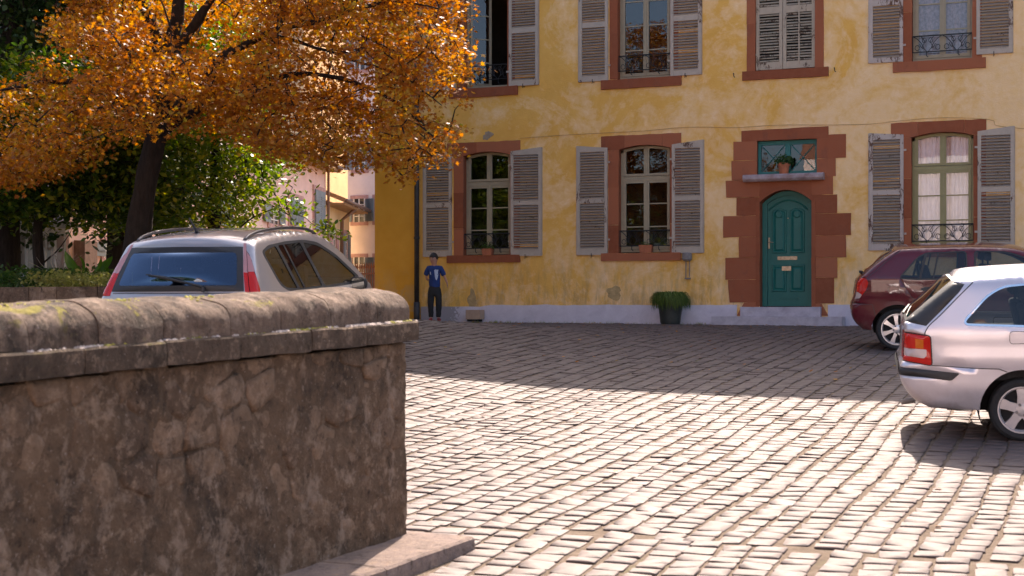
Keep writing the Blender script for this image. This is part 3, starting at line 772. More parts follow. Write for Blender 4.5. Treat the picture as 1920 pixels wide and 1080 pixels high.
# --- fixture with its bracket, hooks and shutter catches
M_GREYM = simple('weathered_grey_metal', (.20, .18, .17), .6, .3, 12, .2)
mb = MB(); mb.lathe([(.03, .16), (.085, .15), (.095, .12), (.095, .03), (.07, .0)], (-7.71, -.11, 1.23), 14)
lamp = hpart(mb, 'wall_fixture', M_GREYM)
mb = MB(); mb.tube([(-7.745, -.05, 1.24), (-7.75, -.04, .9)], .012, 6); mb.tube([(-7.675, -.05, 1.24), (-7.68, -.04, .92)], .010, 6); mb.box(-7.77, -7.66, -.06, -.01, .88, .905); hpart(mb, 'bracket', M_GREYM, lamp)
for x, z in ((-6.82, 4.78), (-4.92, 4.77)):
    mb = MB(); mb.tube([(x, .0, z), (x, -.05, z), (x+.01, -.05, z-.06), (x+.03, -.05, z-.08)], .008, 5); hpart(mb, 'hook', M_IRON)
for x0 in (-13.0, -11.05, -9.65, -7.72, -3.97, -2.07, -9.63, -7.75, -3.98, -2.1, -11.1):
    pass
for x, z in ((-13.0, 1.36), (-11.05, 1.35), (-9.65, 1.35), (-3.97, 1.36), (-9.63, 4.77), (-7.75, 4.78), (-2.1, 4.83), (-11.1, 4.77)):
    mb = MB(); mb.tube([(x, .0, z), (x, -.11, z), (x+.004, -.115, z+.05)], .008, 5); mb.tube([(x, -.11, z), (x, -.115, z-.04)], .006, 5); hpart(mb, 'shutter_catch', M_IRON)
# chipped render: where the coat has come away at the foot of the wall
def patch(cx, cz, w, h, sd, mat, name='bare_patch', y=-.010):
    pts = []
    for k in range(26):
        a = 2*pi*k/26; r = 1+.55*noise.noise(Vector((cos(a)*1.5+sd, sin(a)*1.5, sd)))+.25*noise.noise(Vector((cos(a)*5+sd, sin(a)*5, sd)))
        pts.append((cx+cos(a)*w*r, cz+sin(a)*h*r))
    mb = MB(); mb.prism(pts, y, .01); hpart(mb, name, mat)
M_BARE = simple('bare_render', (.40, .28, .13), .95, .3, 7, .6, 30, space='world', bdist=.02)
M_BARE2 = simple('grey_render', (.30, .24, .17), .95, .3, 7, .6, 30, space='world', bdist=.02)
patch(-12.25, .52, .10, .17, 1.3, M_BARE); patch(-9.2, .62, .16, .12, 4.1, M_BARE); 
patch(-11.9, 3.82, .1, .08, 5.5, M_BARE2)
# ------------------------------------------------------------------ street of houses beyond the corner
M_PINK = simple('pink_render', (.80, .58, .53), .9, .12, 1.5, .3, 25, space='world', bdist=.02)
M_PALE = simple('pale_pink_render', (.85, .72, .67), .9, .10, 1.2, .3, 25, space='world', bdist=.02)
M_CREAM = simple('cream_render', (.80, .62, .36), .9, .12, 1.2, .3, 25, space='world', bdist=.02)
M_BLUESH = simple('blue_grey_shutter', (.20, .24, .27), .7, .15, 5, .1)
M_PINKST = simple('pink_stone_trim', (.50, .30, .28), .85, .2, 6, .2)
M_WHITEF = simple('white_window_paint', (.75, .74, .72), .5, .08, 6, 0)
M_BROWN = simple('brown_wood', (.22, .13, .09), .7, .3, 8, .2)
M_GUT = simple('brown_gutter', (.20, .13, .10), .5, .2, 6, 0, metallic=.3)
M_SOFFIT = simple('tan_soffit', (.42, .26, .13), .85, .2, 6, 0)

def block(name, label, p, q, depth, z0, z1, mat, roofmat, out=.5, roof_h=2.5, group=None, flip=1):
    """House whose front runs from p to q (ground points); depth goes back from the front (left of p->q when flip=1)."""
    p, q = Vector(p), Vector(q); d = (q-p); L = d.length; d.normalize(); n = Vector((-d.y, d.x))*flip
    h = empty(name, (p.x, p.y, z0), math.atan2(d.y, d.x)); tag(h, label, 'house', group)
    s = flip; y = depth*s
    mb = MB(); mb.box(0, L, min(0, y), max(0, y), -.6, z1-z0); mb.build('wall', mat, h)
    mb = MB(); e = z1-z0
    f = -out*s; r = y/2
    mb.add([(-.2, f, e-.10), (L+.2, f, e-.10), (L+.2, r, e+roof_h), (-.2, r, e+roof_h), (-.2, f, e+.05), (L+.2, f, e+.05), (L+.2, r, e+roof_h+.15), (-.2, r, e+roof_h+.15), (L+.2, y, e), (-.2, y, e)],
           [(0,1,2,3),(4,5,6,7),(0,1,5,4),(0,4,7,3),(1,2,6,5),(7,6,8,9)])
    rf = mb.build('roof', roofmat, h)
    mb = MB(); mb.tube([(-.2, f-.06*s, e-.06), (L+.2, f-.06*s, e-.06)], .075, 8); mb.build('gutter', M_GUT, h, True)
    mb = MB(); mb.box(-.19, L+.19, min(f*.98, -.01*s), max(f*.98, -.01*s), e-.20, e-.12); mb.build('soffit', M_SOFFIT, h)
    return h, L, s
def win(h, s, x, z, w, ht, closed=False, mat=M_BLUESH, trim=M_PINKST, ajar=0.0):
    """Window at x,z (sill middle) in the local front plane y=0; s gives the outward side."""
    o = -s
    mb = MB(); t = .14
    for a, b, c, d in ((x-w/2-t, x-w/2, z-t, z+ht+t), (x+w/2, x+w/2+t, z-t, z+ht+t), (x-w/2, x+w/2, z+ht, z+ht+t), (x-w/2-.05, x+w/2+.05, z-t, z)):
        mb.box(a+.001, b-.001, min(o*.04, 0), max(o*.04, 0), c+(.002 if a == x-w/2-.05 else 0), d-.001)
    W = mb.build('window', trim, h)
    if not closed:
        mb = MB(); mb.box(x-w/2, x+w/2, min(o*.006, -o*.02), max(o*.006, -o*.02), z, z+ht); mb.build('pane', M_PANEF, W)
        mb = MB()
        for a in (x-w/2+.001, x-.035, x+w/2-.061): mb.box(a, a+.06, min(o*.008, o*.03), max(o*.008, o*.03), z, z+ht)
        for k in range(1, 4): mb.box(x-w/2+.062, x-.036, min(o*.009, o*.026), max(o*.009, o*.026), z+ht*k/4-.015, z+ht*k/4+.015); mb.box(x+.026, x+w/2-.062, min(o*.009, o*.026), max(o*.009, o*.026), z+ht*k/4-.015, z+ht*k/4+.015)
        mb.build('frame', M_WHITEF, W)
    for sg in (-1, 1):
        if closed: a, b = (x-w/2+.01, x-.005) if sg < 0 else (x+.005, x+w/2-.01)
        else: a, b = (x-w/2-t-w/2, x-w/2-.03) if sg < 0 else (x+w/2+.03, x+w/2+t+w/2)
        mb = MB(); y0, y1 = o*.05, o*.09
        mb.box(a, b, min(y0, y1), max(y0, y1), z+.02, z+ht-.02)
        for k in range(14): mb.box(a+.07, b-.07, min(y1, y1+o*.012), max(y1, y1+o*.012), z+.12+(ht-.3)*k/14, z+.12+(ht-.3)*k/14+(ht-.3)/26)
        mb.build('shutter', mat, h)
M_PANEF = simple('dark_far_pane', (.05, .05, .055), .08, .2, 2, 0)
P = lambda px, d: (lambda v: (CAM.x+v.x, CAM.y+v.y))(ray(px)*d)
# pink row: its front runs away from the square
pA, pB = P(130, 31.5), P(611, 55.0)
h, L, s = block('pink_house', 'long pink house with grey shutters running down the street behind the trees', pA, pB, 9, -.1, 5.55, M_PINK, M_TILE, .5, 2.6)
Vd = (Vector(pB)-Vector(pA)).normalized()
def along(px):                                   # distance along the front where a column of the photo meets it
    r = ray(px); a = Vector((r.x, r.y)); b = Vd; c = Vector(pA)-Vector((CAM.x, CAM.y))
    k = (c.x*b.y-c.y*b.x)/(a.x*b.y-a.y*b.x); q = Vector((CAM.x, CAM.y))+a*k
    return (q-Vector(pA)).dot(b), k
def zat(py, d): return CAM.z+(579-py)/FPX*d+.1
for px, yt, yb, wd, closed in ((597, 357, 433, 1.5, True), (554, 372, 424, 1.7, True), (512, 388, 420, 1.1, False), (205, 456, 484, .8, False), (420, 360, 425, 1.3, True)):
    x, d = along(px); z0_, z1_ = zat(yb, d), zat(yt, d)
    win(h, s, x, z0_, wd, z1_-z0_, closed)
x, d = along(606)
mb = MB(); mb.tube([(L-.1, -.12, 5.5), (L-.1, -.5, 5.45)], .05, 6); mb.tube([(L-.1, -.12, 5.5), (L-.1, -.12, 0)], .05, 6); mb.build('downpipe', M_GUT, h)
x, d = along(150)
mb = MB(); mb.box(x-.35, x+.35, -.25, -.01, -.2, zat(452, d)); mb.build('door', M_BROWN, h)['label'] = 'dark timber door in the pink wall'
# cream house and its taller back block
cA, cB = P(611, 55.3), P(655, 60.5)
h, L, s = block('cream_house', 'narrow cream house with a brown downpipe between two pink houses', cA, cB, 7, -.1, 4.35, M_CREAM, M_SOFFIT, .75, 1.6)
for k, px in enumerate((620, 645)):
    mb = MB(); x = L*(.28 if k == 0 else .80); z0_ = 2.0
    win(h, s, x, 2.05, .75, 1.35, False, M_BLUESH if k else M_PINKST)
mb = MB(); mb.tube([(L*.5, -.7, 4.3), (L*.5, -.15, 3.85), (L*.5, -.12, 0)], .075, 8); mb.build('downpipe', M_GUT, h, True)
tA, tB = P(570, 62.0), P(652, 66)
h, L, s = block('cream_gable_house', 'tall cream house rising behind the low roofs of the street', tA, tB, 8, -.1, 13.5, M_CREAM, M_TILE, .4, 2.5)
# pale pink house closing the street
qA, qB = P(652, 61.5), P(790, 59.5)
h, L, s = block('pale_pink_house', 'tall pale pink house with blue-grey shutters closing the street beside the ochre corner', qA, qB, 9, -.1, 14.0, M_PALE, M_TILE, .5, 3)
for px, yt, yb in ((680, 372, 416), (680, 482, 540), (681, 265, 318), (682, 40, 130), (732, 372, 416), (732, 482, 540)):
    d = 61; x = (px-652)/FPX*61.2; win(h, s, x, zat(yb, d), .62, zat(yt, d)-zat(yb, d), False)
# spiked iron fence by the corner
M_RUST = simple('rusty_iron', (.21, .085, .05), .8, .35, 14, .3)
fA, fB = P(640, 36), P(716, 34.5)
fA, fB = Vector(fA), Vector(fB); L = (fB-fA).length; dd = (fB-fA).normalized()
fz = gz(-15, 3)
fen = empty('iron_fence', (fA.x, fA.y, fz), math.atan2(dd.y, dd.x)); tag(fen, 'rusty spiked iron fence beyond the mirror of the grey car', 'fence')
mb = MB()
for z in (.25, 1.05): mb.box(0, L, -.012, .012, z, z+.035)
mb.build('rail', M_RUST, fen)
pk = MB(); pk.tube([(0, 0, 0), (0, 0, 1.18), (0, 0, 1.22), (0, 0, 1.34)], [.012, .012, .026, .002], 6); pm = pk.mesh('picket', M_RUST)
for k in range(int(L/.105)): ob('picket', pm, fen, (.03+k*.105, 0, 0))

# white glazed veranda at far left
M_VER = m_glass('veranda_glass', (.55, .6, .62), 1.0)
gA, gB = Vector(P(-60, 28.0)), Vector(P(122, 28.6)); L = (gB-gA).length; dd = (gB-gA).normalized(); g0 = .3
ver = empty('veranda', (gA.x, gA.y, g0), math.atan2(dd.y, dd.x)); tag(ver, 'white glazed veranda behind the small trunk at the far left', 'veranda')
mb = MB(); mb.box(0, L, .1, 3, -.6, .25); mb.box(0, L, 2.9, 3, .26, 1.6); mb.build('wall', simple('grey_veranda_wall', (.34, .31, .30), .9, .2, 3, .2), ver)
mb = MB(); n = 10
for k in range(n+1): mb.box(L*k/n-.02, L*k/n+.02, 0, .05, .0, 1.45)
mb.box(0, L, -.01, .06, 1.452, 1.53); mb.box(0, L, -.01, .06, .62, .655); mb.box(0, L, -.01, .06, -.1, -.002)
mb.build('frame', M_WHITEF, ver)
mb = MB(); mb.box(-.1, L+.1, -.15, 3.2, 1.54, 1.66); mb.build('roof', M_WHITEF, ver)
for k in range(n):
    mb = MB(); mb.add([(L*k/n+.02, .03, 0), (L*(k+1)/n-.02, .03, 0), (L*(k+1)/n-.02, .03, 1.45), (L*k/n+.02, .03, 1.45)], [(0, 1, 2, 3)]); mb.build('pane', M_VER, ver)

# house across the square, seen only in the window panes
h, L, s = block('opposite_house', 'pale house across the square reflected in the window panes', (10, -50), (-14, -48), -9, -2.2, 7.0, M_PALE, M_TILE, .5, 3, flip=1)
for k in range(6): win(h, s, 2.2+k*3.9, 1.2, 1.1, 1.8); win(h, s, 2.2+k*3.9, 4.4, 1.1, 1.8)

# ------------------------------------------------------------------ foreground wall with kerb
def m_rubble(name, cols, moss=.0, dark=.5, light=.35):
    t = NT(name); p = t.pos(); z = t.xyz(p)[2]; oi = t.n('ShaderNodeObjectInfo').outputs['Random']
    b = t.ramp(oi, [(0, cols[0]), (.4, cols[1]), (.75, cols[2]), (1, cols[3])])
    n = t.noise(p, 11, 8, .72, .4); c = t.mix(.35, b, t.ramp(n, [(.28, tuple(v*.55 for v in cols[1])), (.5, cols[1]), (.72, tuple(v*1.7 for v in cols[2]))]))
    d = t.noise(p, 2.6, 7, .76, .2, (1, 1, .8)); c = t.mix(t.ramp(d, [(.47, 0), (.63, dark)]), c, (.035, .028, .022))
    l_ = t.noise(p, 5.0, 7, .76, .25, (1.1, 1.1, .85)); c = t.mix(t.ramp(l_, [(.53, 0), (.62, light)]), c, (.42, .31, .23))
    m2 = t.math('ADD', t.math('MULTIPLY', t.noise(p, 19, 6, .78, .2), .6), t.math('MULTIPLY', t.noise(p, 7.5, 5, .7, .2), .4)); c = t.mix(t.ramp(m2, [(.53, 0), (.64, .75)]), c, (.36, .255, .175)); c = t.mix(t.ramp(m2, [(.36, .85), (.46, 0)]), c, (.026, .018, .012)); sp = t.noise(p, 46, 3, .7); c = t.mix(t.ramp(sp, [(.66, 0), (.70, .5)]), c, (.45, .38, .33))
    if moss:
        up = t.n('ShaderNodeNewGeometry').outputs['Normal']; uz = t.xyz(up)[2]
        y = t.xyz(p)[1]; g = t.noise(p, 3.6, 7, .7, .8)
        nearf = t.math('MULTIPLY', t.math('SUBTRACT', -20.7, y), .35, True)
        f = t.math('MULTIPLY', t.ramp(t.math('ADD', g, t.math('MULTIPLY', nearf, .25)), [(.69, 0), (.73, 1)]), t.math('MULTIPLY', uz, 1.25, True))
        mc = t.ramp(t.noise(p, 35, 5, .7), [(.3, (.12, .105, .012)), (.7, (.34, .29, .04))]); c = t.mix(t.math('MULTIPLY', f, moss), c, mc)
    bh = t.math('ADD', t.math('MULTIPLY', n, .7), t.math('MULTIPLY', t.noise(p, 60, 6, .75), .35)); bh = t.math('ADD', bh, t.math('MULTIPLY', m2, .5))
    t.bsdf(c, .92, 0, .2, t.bump(bh, 1.0, .035)); return t.m
SC_ = [(.085, .055, .038), (.168, .108, .068), (.27, .178, .115), (.122, .082, .058)]
M_RUB = m_rubble('rubble_stone', SC_, 0, .6, .38)
M_MORT = m_rubble('old_mortar', [(.140, .090, .056)]*4, 0, .75, .45)
M_COPE = m_rubble('coping_stone', [(.14, .096, .070), (.175, .122, .09), (.12, .082, .06), (.16, .112, .084)], .8, .9, .45)
M_LEDGE = m_rubble('ledge_stone', [(.085, .060, .043), (.105, .073, .052), (.12, .085, .06), (.095, .067, .05)], .25, .6, .3)
M_KERB = m_rubble('kerb_stone', [(.25, .19, .16), (.29, .22, .19), (.23, .175, .15), (.27, .205, .175)], 0, .35, .35)
WZ = -1.05                                        # kerb top at the end of the wall
SLOPE = .034
WH = 1.17                                         # body height up to the ledge
wall = empty('stone_wall', (WALL_E.x, WALL_E.y, WZ), -radians(4.8)+pi/2)
tag(wall, 'weathered rubble stone wall with rounded mossy coping in the foreground', 'wall')
# local frame: +x runs on from the wall end away from the camera, so the wall occupies x in [-7.5, 0]; y<0 is the visible face
LEN = 7.2; TH = .46
def zb(x): return SLOPE*x
def disp(x, z, s=0): return -.004+noise.noise(Vector((x*2.1, z*2.1, s)))*.009+noise.noise(Vector((x*6, z*6, s+4)))*.013+noise.noise(Vector((x*15, z*15, s+9)))*.008+noise.noise(Vector((x*38, z*38, s+2)))*.0035
mb = MB(); nx, nz = 420, 80; vs = []; fs = []
for i in range(nx+1):
    x = -LEN*i/nx
    for j in range(nz+1):
        z = WH*j/nz; vs.append((x, disp(x, z)-.012*(1-z/WH), zb(x)+z-.02))
for i in range(nx):
    for j in range(nz): fs.append((i*(nz+1)+j+1, (i+1)*(nz+1)+j+1, (i+1)*(nz+1)+j, i*(nz+1)+j))
mb.add(vs, fs)
vs = []; fs = []; ny = 10
for i in range(ny+1):
    y = TH*i/ny
    for j in range(nz+1): z = WH*j/nz; vs.append((-.002+disp(y+3, z, 7)*(0 if i == 0 else 1), y+(disp(0, z)-.012*(1-z/WH) if i == 0 else 0), z-.02))
for i in range(ny):
    for j in range(nz): fs.append((i*(nz+1)+j, (i+1)*(nz+1)+j, (i+1)*(nz+1)+j+1, i*(nz+1)+j+1))
mb.add(vs, fs)
mb.add([(0, TH, -.02), (-LEN, TH, zb(-LEN)-.02), (-LEN, TH, zb(-LEN)+WH), (0, TH, WH)], [(0, 1, 2, 3)])
mb.build('mortar_core', M_MORT, wall, True)
# stones: jittered cells clipped to their own outline
rw = random.Random(21)
seeds = []
zrow = 0.0
while zrow < WH-.05:
    hgt = rw.uniform(.14, .25); x = .06
    while x > -LEN:
        wd = rw.uniform(.17, .40); seeds.append((x-wd/2+rw.uniform(-.05, .05), min(zrow+hgt/2+rw.uniform(-.06, .06), WH-.03))); x -= wd
    zrow += hgt
def cell(i):
    px_, pz_ = seeds[i]; poly = [(max(px_-.42, -LEN), max(0, pz_-.3)), (min(px_+.42, -.004), max(0, pz_-.3)), (min(px_+.42, -.004), min(WH-.01, pz_+.3)), (max(px_-.42, -LEN), min(WH-.01, pz_+.3))]
    for j, (qx, qz) in enumerate(seeds):
        if j == i or abs(qx-px_) > .9 or abs(qz-pz_) > .7: continue
        mx, mz = (px_+qx)/2, (pz_+qz)/2; nx_, nz_ = qx-px_, qz-pz_; out = []
        for k in range(len(poly)):
            a, b = poly[k], poly[(k+1) % len(poly)]
            da = (a[0]-mx)*nx_+(a[1]-mz)*nz_; db = (b[0]-mx)*nx_+(b[1]-mz)*nz_
            if da <= 0: out.append(a)
            if da*db < 0: t = da/(da-db); out.append((a[0]+(b[0]-a[0])*t, a[1]+(b[1]-a[1])*t))
        poly = out
        if len(poly) < 3: return None
    return poly
nst = 0
for i in range(len(seeds)):
    c = cell(i)
    if not c: continue
    cx = sum(p[0] for p in c)/len(c); cz = sum(p[1] for p in c)/len(c)
    c = [(cx+(x-cx)*.93, cz+(z-cz)*.91) for x, z in c]
    ring = wobble(roundpoly(c, .035, 2), .014, .05, i); ring = [r for k, r in enumerate(ring) if k == 0 or (Vector(r)-Vector(ring[k-1])).length > .006]
    k = len(ring)
    if k < 5: continue
    pr = rw.uniform(-.006, .015); tiltx, tiltz = rw.uniform(-.04, .04), rw.uniform(-.05, .05)
    vs = []; fs = []
    for sc_, dep_ in ((1.0, -.05), (1.0, pr*.35-.004), (.94, pr), (.72, pr+.005), (.38, pr+.007)):
        for x, z in ring:
            xx = cx+(x-cx)*sc_; zz = cz+(z-cz)*sc_
            wx = noise.noise(Vector((xx*9, zz*9, 3)))*.012 if sc_ > .5 else 0
            d = dep_+(xx-cx)*tiltx+(zz-cz)*tiltz+noise.noise(Vector((xx*13, zz*13, i)))*.007+disp(xx, zz)*.7
            vs.append((xx+wx, -d, zb(xx)+zz+wx))
    for a in range(4):
        for j in range(k): fs.append((a*k+j, a*k+(j+1) % k, (a+1)*k+(j+1) % k, (a+1)*k+j))
    fs.append(tuple(range(4*k, 5*k)))
    s_ = sum(ring[j][0]*ring[(j+1) % k][1]-ring[(j+1) % k][0]*ring[j][1] for j in range(k))
    if s_ < 0: fs = [f[::-1] for f in fs]
    mb = MB(); mb.add(vs, fs); mb.build('stone', M_RUB, wall, True); nst += 1
print('wall stones', nst)
# end stones
for z0_, z1_, y0_, y1_ in ((0, .3, .03, .44), (.32, .62, .03, .25), (.32, .62, .27, .45), (.64, .86, .03, .44), (.88, 1.15, .03, .3)):
    mb = MB(); mb.prism([(0, 0), (1, 0), (1, 1), (0, 1)], 0, 1); mb.v = [(.012*0+(0.014 if y < .5 else -.05)+.0, y0_+(y1_-y0_)*x, z0_+(z1_-z0_)*z) for x, y, z in mb.v]
    mb.build('stone', M_RUB, wall)
# ledge slabs and coping
def rough_block(x0, x1, section, seed, amp, nseg, endround=0.0, crown=0.0):
    """Block along x with a (y,z) section outline; ends worn, surface uneven."""
    vs = []; fs = []; k = len(section); cy = sum(p[0] for p in section)/k; cz_ = sum(p[1] for p in section)/k
    xs_ = [x0]+[x0+(x1-x0)*t for t in np.linspace(.04, .96, nseg)]+[x1]
    for n_, x in enumerate(xs_):
        e = 1-endround*(1 if n_ in (0, len(xs_)-1) else .0)-endround*.35*(1 if n_ in (1, len(xs_)-2) else 0)
        for y, z in section:
            yy = cy+(y-cy)*e; zz = cz_+(z-cz_)*e
            d = noise.noise_vector(Vector((x*3.0, yy*4, zz*4+seed)))*amp+noise.noise_vector(Vector((x*11, yy*11, zz*11+seed)))*amp*.45
            vs.append((x+d.x*.4, yy+d.y, zb(x)+zz+d.z))
    m = len(xs_)
    for a in range(m-1):
        for j in range(k): fs.append((a*k+j, (a+1)*k+j, (a+1)*k+(j+1) % k, a*k+(j+1) % k))
    fs.append(tuple(range(k))); fs.append(tuple(range((m-1)*k, m*k))[::-1])
    mb = MB(); mb.add(vs, fs); return mb
x = .065; rl = random.Random(4); i = 0
while x > -LEN:
    ln = rl.uniform(.52, .78); x0_ = x-ln
    sec = [(-.065, WH+.0), (-.068, WH+.05), (-.066, WH+.105), (-.055, WH+.115), (.2, WH+.118), (TH+.05, WH+.115), (TH+.06, WH+.05), (TH+.06, WH)]
    rough_block(x0_+.004, x-.003, sec, i*3.1, .006, 9, .02).build('ledge_slab', M_LEDGE, wall, False)
    x = x0_; i += 1
x = .03; i = 0
while x > -LEN:
    ln = rl.uniform(.34, .50); x0_ = x-ln; hh = .20+rl.uniform(-.004, .004); y0_ = -.022+rl.uniform(-.004, .004)
    sec = []
    for k in range(23):
        a = pi*(1-k/22); sec.append((TH/2+.0-(-cos(a))*-1*(TH/2+.02)*1.0, WH+.113+hh*(max(0, sin(a)))**.50))
    sec = [(y+y0_*.3, z) for y, z in sec]
    mbk = rough_block(x0_+.003, x-.003, sec, 40, .026, 20, .010)
    for f in range(len(mbk.f)): pass
    o = mbk.build('coping_stone', M_COPE, wall, True, 50); x = x0_; i += 1
# mosses and crumbs along the ledge
M_MOSS = simple('yellow_moss', (.24, .21, .03), .95, .45, 20, .6, 60, bdist=.01)
M_LICH = simple('pale_lichen', (.46, .38, .33), .95, .3, 20, .6, 60, bdist=.01)
def clumps(name, n, fn, mat, rmin, rmax, seed):
    r = random.Random(seed); mb = MB()
    for _ in range(n):
        c, nr = fn(r)
        rad = r.uniform(rmin, rmax); vs = [c+Vector((0, 0, rad*.6))]; k = 6
        for lv, (rr, hh) in enumerate(((.6, .45), (1, .0))):
            for j in range(k): a = 2*pi*j/k+lv*.5; q = rad*rr*r.uniform(.7, 1.3); vs.append(c+Vector((cos(a)*q, sin(a)*q, rad*hh*r.uniform(.5, 1.3)-.004)))
        fs = [(0, 1+j, 1+(j+1) % k) for j in range(k)]+[(1+j, 7+j, 7+(j+1) % k, 1+(j+1) % k) for j in range(k)]
        mb.add(vs, fs)
    o = mb.build(name, mat, wall, True); tag(o, kind='stuff'); return o
def on_ledge(cl):
    def f(r):
        x = r.choice(cl)+r.gauss(0, .06); return Vector((x, r.uniform(-.045, -.02), zb(x)+WH+.115)), None
    return f
clumps('moss', 150, on_ledge([-.12, -.16, -1.55, -2.0, -2.6, -.95, -1.1]), M_MOSS, .006, .020, 3)
clumps('lichen', 420, on_ledge([-.08, -.2, -.3, -.42, -.5, -.6, -.9, -1.3, -1.9, -2.2, -2.7, -3.0, -1.6]), M_LICH, .005, .018, 5)
def on_top(r):
    x = r.choice([-2.3, -2.55, -2.8, -3.05, -2.4, -1.75])+r.gauss(0, .10); a = r.uniform(.9, 2.0)
    return Vector((x, TH/2-cos(a)*(TH/2)*.9-.02, zb(x)+WH+.113+.205*sin(a)**.72-.006)), None
clumps('moss', 260, on_top, M_MOSS, .004, .013, 9)
# kerb along the foot of the wall
kerb = empty('kerb', (WALL_E.x, WALL_E.y, WZ), -radians(4.8)+pi/2); tag(kerb, kind='structure')
x = .10; i = 0
while x > -LEN:
    ln = rl.uniform(.8, 1.15); x0_ = x-ln
    sec = [(-.43, -.16), (-.432, -.05), (-.428, -.012), (-.41, .001), (-.2, .004), (.02, .002), (.02, -.16)]
    rough_block(x0_+.003, x-.003, sec, 90+i, .005, 10, .012).build('kerb_stone', M_KERB, kerb, False); x = x0_; i += 1
# ------------------------------------------------------------------ planter behind the parked car
plz = .62
plw = empty('planter_wall', (-17, -11.1, -.5)); tag(plw, 'low dark stone planter wall behind the grey car', 'wall')
x = -26.0; i = 0; zr = 0
for row in range(4):
    x = -26.0-row*.2
    while x < -11.2:
        ln = rl.uniform(.45, .7); x1_ = min(x+ln, -11.0)
        if x1_-x > .1:
            mb = MB(); mb.box(x+.17*100*0+.008+17, x1_-.008+17, -.12+rl.uniform(-.012, .012), .12, row*.28+.006, row*.28+.272)
            if i % 1 == 0: mb.build('stone', M_RUB, plw)
            i += 1
        x = x1_+.001 if x1_ < -11.0 else 0
mb = MB(); mb.box(-9.3, 5.99, -.09, .11, 0, 1.1); mb.build('mortar_core', M_MORT, plw)
sx = np.linspace(-30, -11.1, 60); sy = np.linspace(-11.0, -6.5, 20); SX, SY = np.meshgrid(sx, sy)
SZ = plz-.06+.10*np.sin(SX*1.3)*np.sin(SY*.9+1)*.5+.02*(SY+11)
i = np.arange(SX.size).reshape(SX.shape); q = np.stack([i[:-1, :-1], i[:-1, 1:], i[1:, 1:], i[1:, :-1]], -1).reshape(-1, 4)
bed = ob('garden_bed', bulk('garden_bed', np.stack([SX, SY, SZ], -1).reshape(-1, 3), q, 4, simple('garden_soil', (.07, .05, .03), .95, .4, 4, .6, 30, space='world', bdist=.03), True)); tag(bed, kind='structure')
# ------------------------------------------------------------------ trees
def m_leaf(name, stops, trans=.5, rough=.5):
    t = NT(name); r = t.n('ShaderNodeNewGeometry').outputs['Random Per Island']
    n = t.noise(t.pos(), .75, 3, .6); f = t.math('ADD', t.math('MULTIPLY', r, .55), t.math('MULTIPLY', t.math('SUBTRACT', n, .22), 1.05), True)
    c = t.ramp(f, stops)
    df = t.n('ShaderNodeBsdfPrincipled'); t.l(c, df.inputs['Base Color']); df.inputs['Roughness'].default_value = rough; df.inputs['Specular IOR Level'].default_value = .2
    tl = t.n('ShaderNodeBsdfTranslucent'); h = t.n('ShaderNodeHueSaturation'); h.inputs['Saturation'].default_value = 1.15; h.inputs['Value'].default_value = 1.3
    t.l(c, h.inputs['Color']); t.l(h.outputs[0], tl.inputs[0])
    m = t.n('ShaderNodeMixShader'); m.inputs[0].default_value = trans; t.l(df.outputs[0], m.inputs[1]); t.l(tl.outputs[0], m.inputs[2]); t.l(m.outputs[0], t.out.inputs[0])
    return t.m
def m_bark(name, c):
    t = NT(name); p = t.pos(); n = t.noise(p, 14, 7, .7, .3, (1.4, 1.4, .3))
    col = t.ramp(n, [(.3, tuple(v*.5 for v in c)), (.7, tuple(v*1.3 for v in c))]); t.bsdf(col, .92, 0, .2, t.bump(n, .9, .05)); return t.m
M_LORANGE = m_leaf('orange_maple_leaf', [(0, (.10, .030, .011)), (.20, (.24, .075, .018)), (.44, (.35, .130, .026)), (.70, (.41, .185, .033)), (.9, (.43, .29, .045)), (1, (.30, .30, .045))], .48)
M_LGREEN = m_leaf('green_leaf', [(0, (.018, .042, .010)), (.4, (.040, .080, .014)), (.62, (.085, .14, .018)), (.84, (.24, .26, .03)), (1, (.38, .30, .03))], .45, .35)
M_LGREEN2 = m_leaf('sunlit_green_leaf', [(0, (.03, .07, .012)), (.35, (.07, .13, .018)), (.65, (.16, .22, .025)), (.88, (.30, .32, .035)), (1, (.40, .32, .04))], .5, .35)
M_LDARK = m_leaf('dark_evergreen_leaf', [(0, (.012, .03, .010)), (.6, (.028, .055, .016)), (.95, (.06, .09, .02)), (1, (.16, .17, .03))], .25, .30)
M_BARK = m_bark('grey_brown_bark', (.085, .062, .048)); M_BARKD = m_bark('dark_bark', (.032, .024, .019))
MAPLE = np.array([(0, -.5), (.16, -.14), (.5, -.22), (.30, .10), (.40, .30), (.16, .26), (0, .58), (-.16, .26), (-.40, .30), (-.30, .10), (-.5, -.22), (-.16, -.14)])
OVAL = np.array([(0, -.5), (.22, -.2), (.27, .08), (.14, .36), (0, .55), (-.14, .36), (-.27, .08), (-.22, -.2)])
def leaves(name, C, size, shape, mat, parent, rs, flat=.5, loc=None):
    n = len(C); k = len(shape)
    nrm = rs.normal(0, 1, (n, 3)); nrm[:, 2] = np.abs(nrm[:, 2])+flat; nrm /= np.linalg.norm(nrm, axis=1, keepdims=True)
    a = rs.normal(0, 1, (n, 3)); a -= nrm*(a*nrm).sum(1, keepdims=True); a /= np.linalg.norm(a, axis=1, keepdims=True); b = np.cross(nrm, a)
    s = size*rs.uniform(.65, 1.25, n); curl = rs.uniform(-.35, .15, n)
    sh = shape[None]; rr = (shape**2).sum(1)[None]
    v = C[:, None, :]+s[:, None, None]*(sh[..., 0:1]*a[:, None]+sh[..., 1:2]*b[:, None]+(rr*curl[:, None])[..., None]*nrm[:, None])
    f = np.arange(n*k).reshape(n, k)
    return ob(name, bulk(name, v.reshape(-1, 3), f, k, mat), parent, loc)
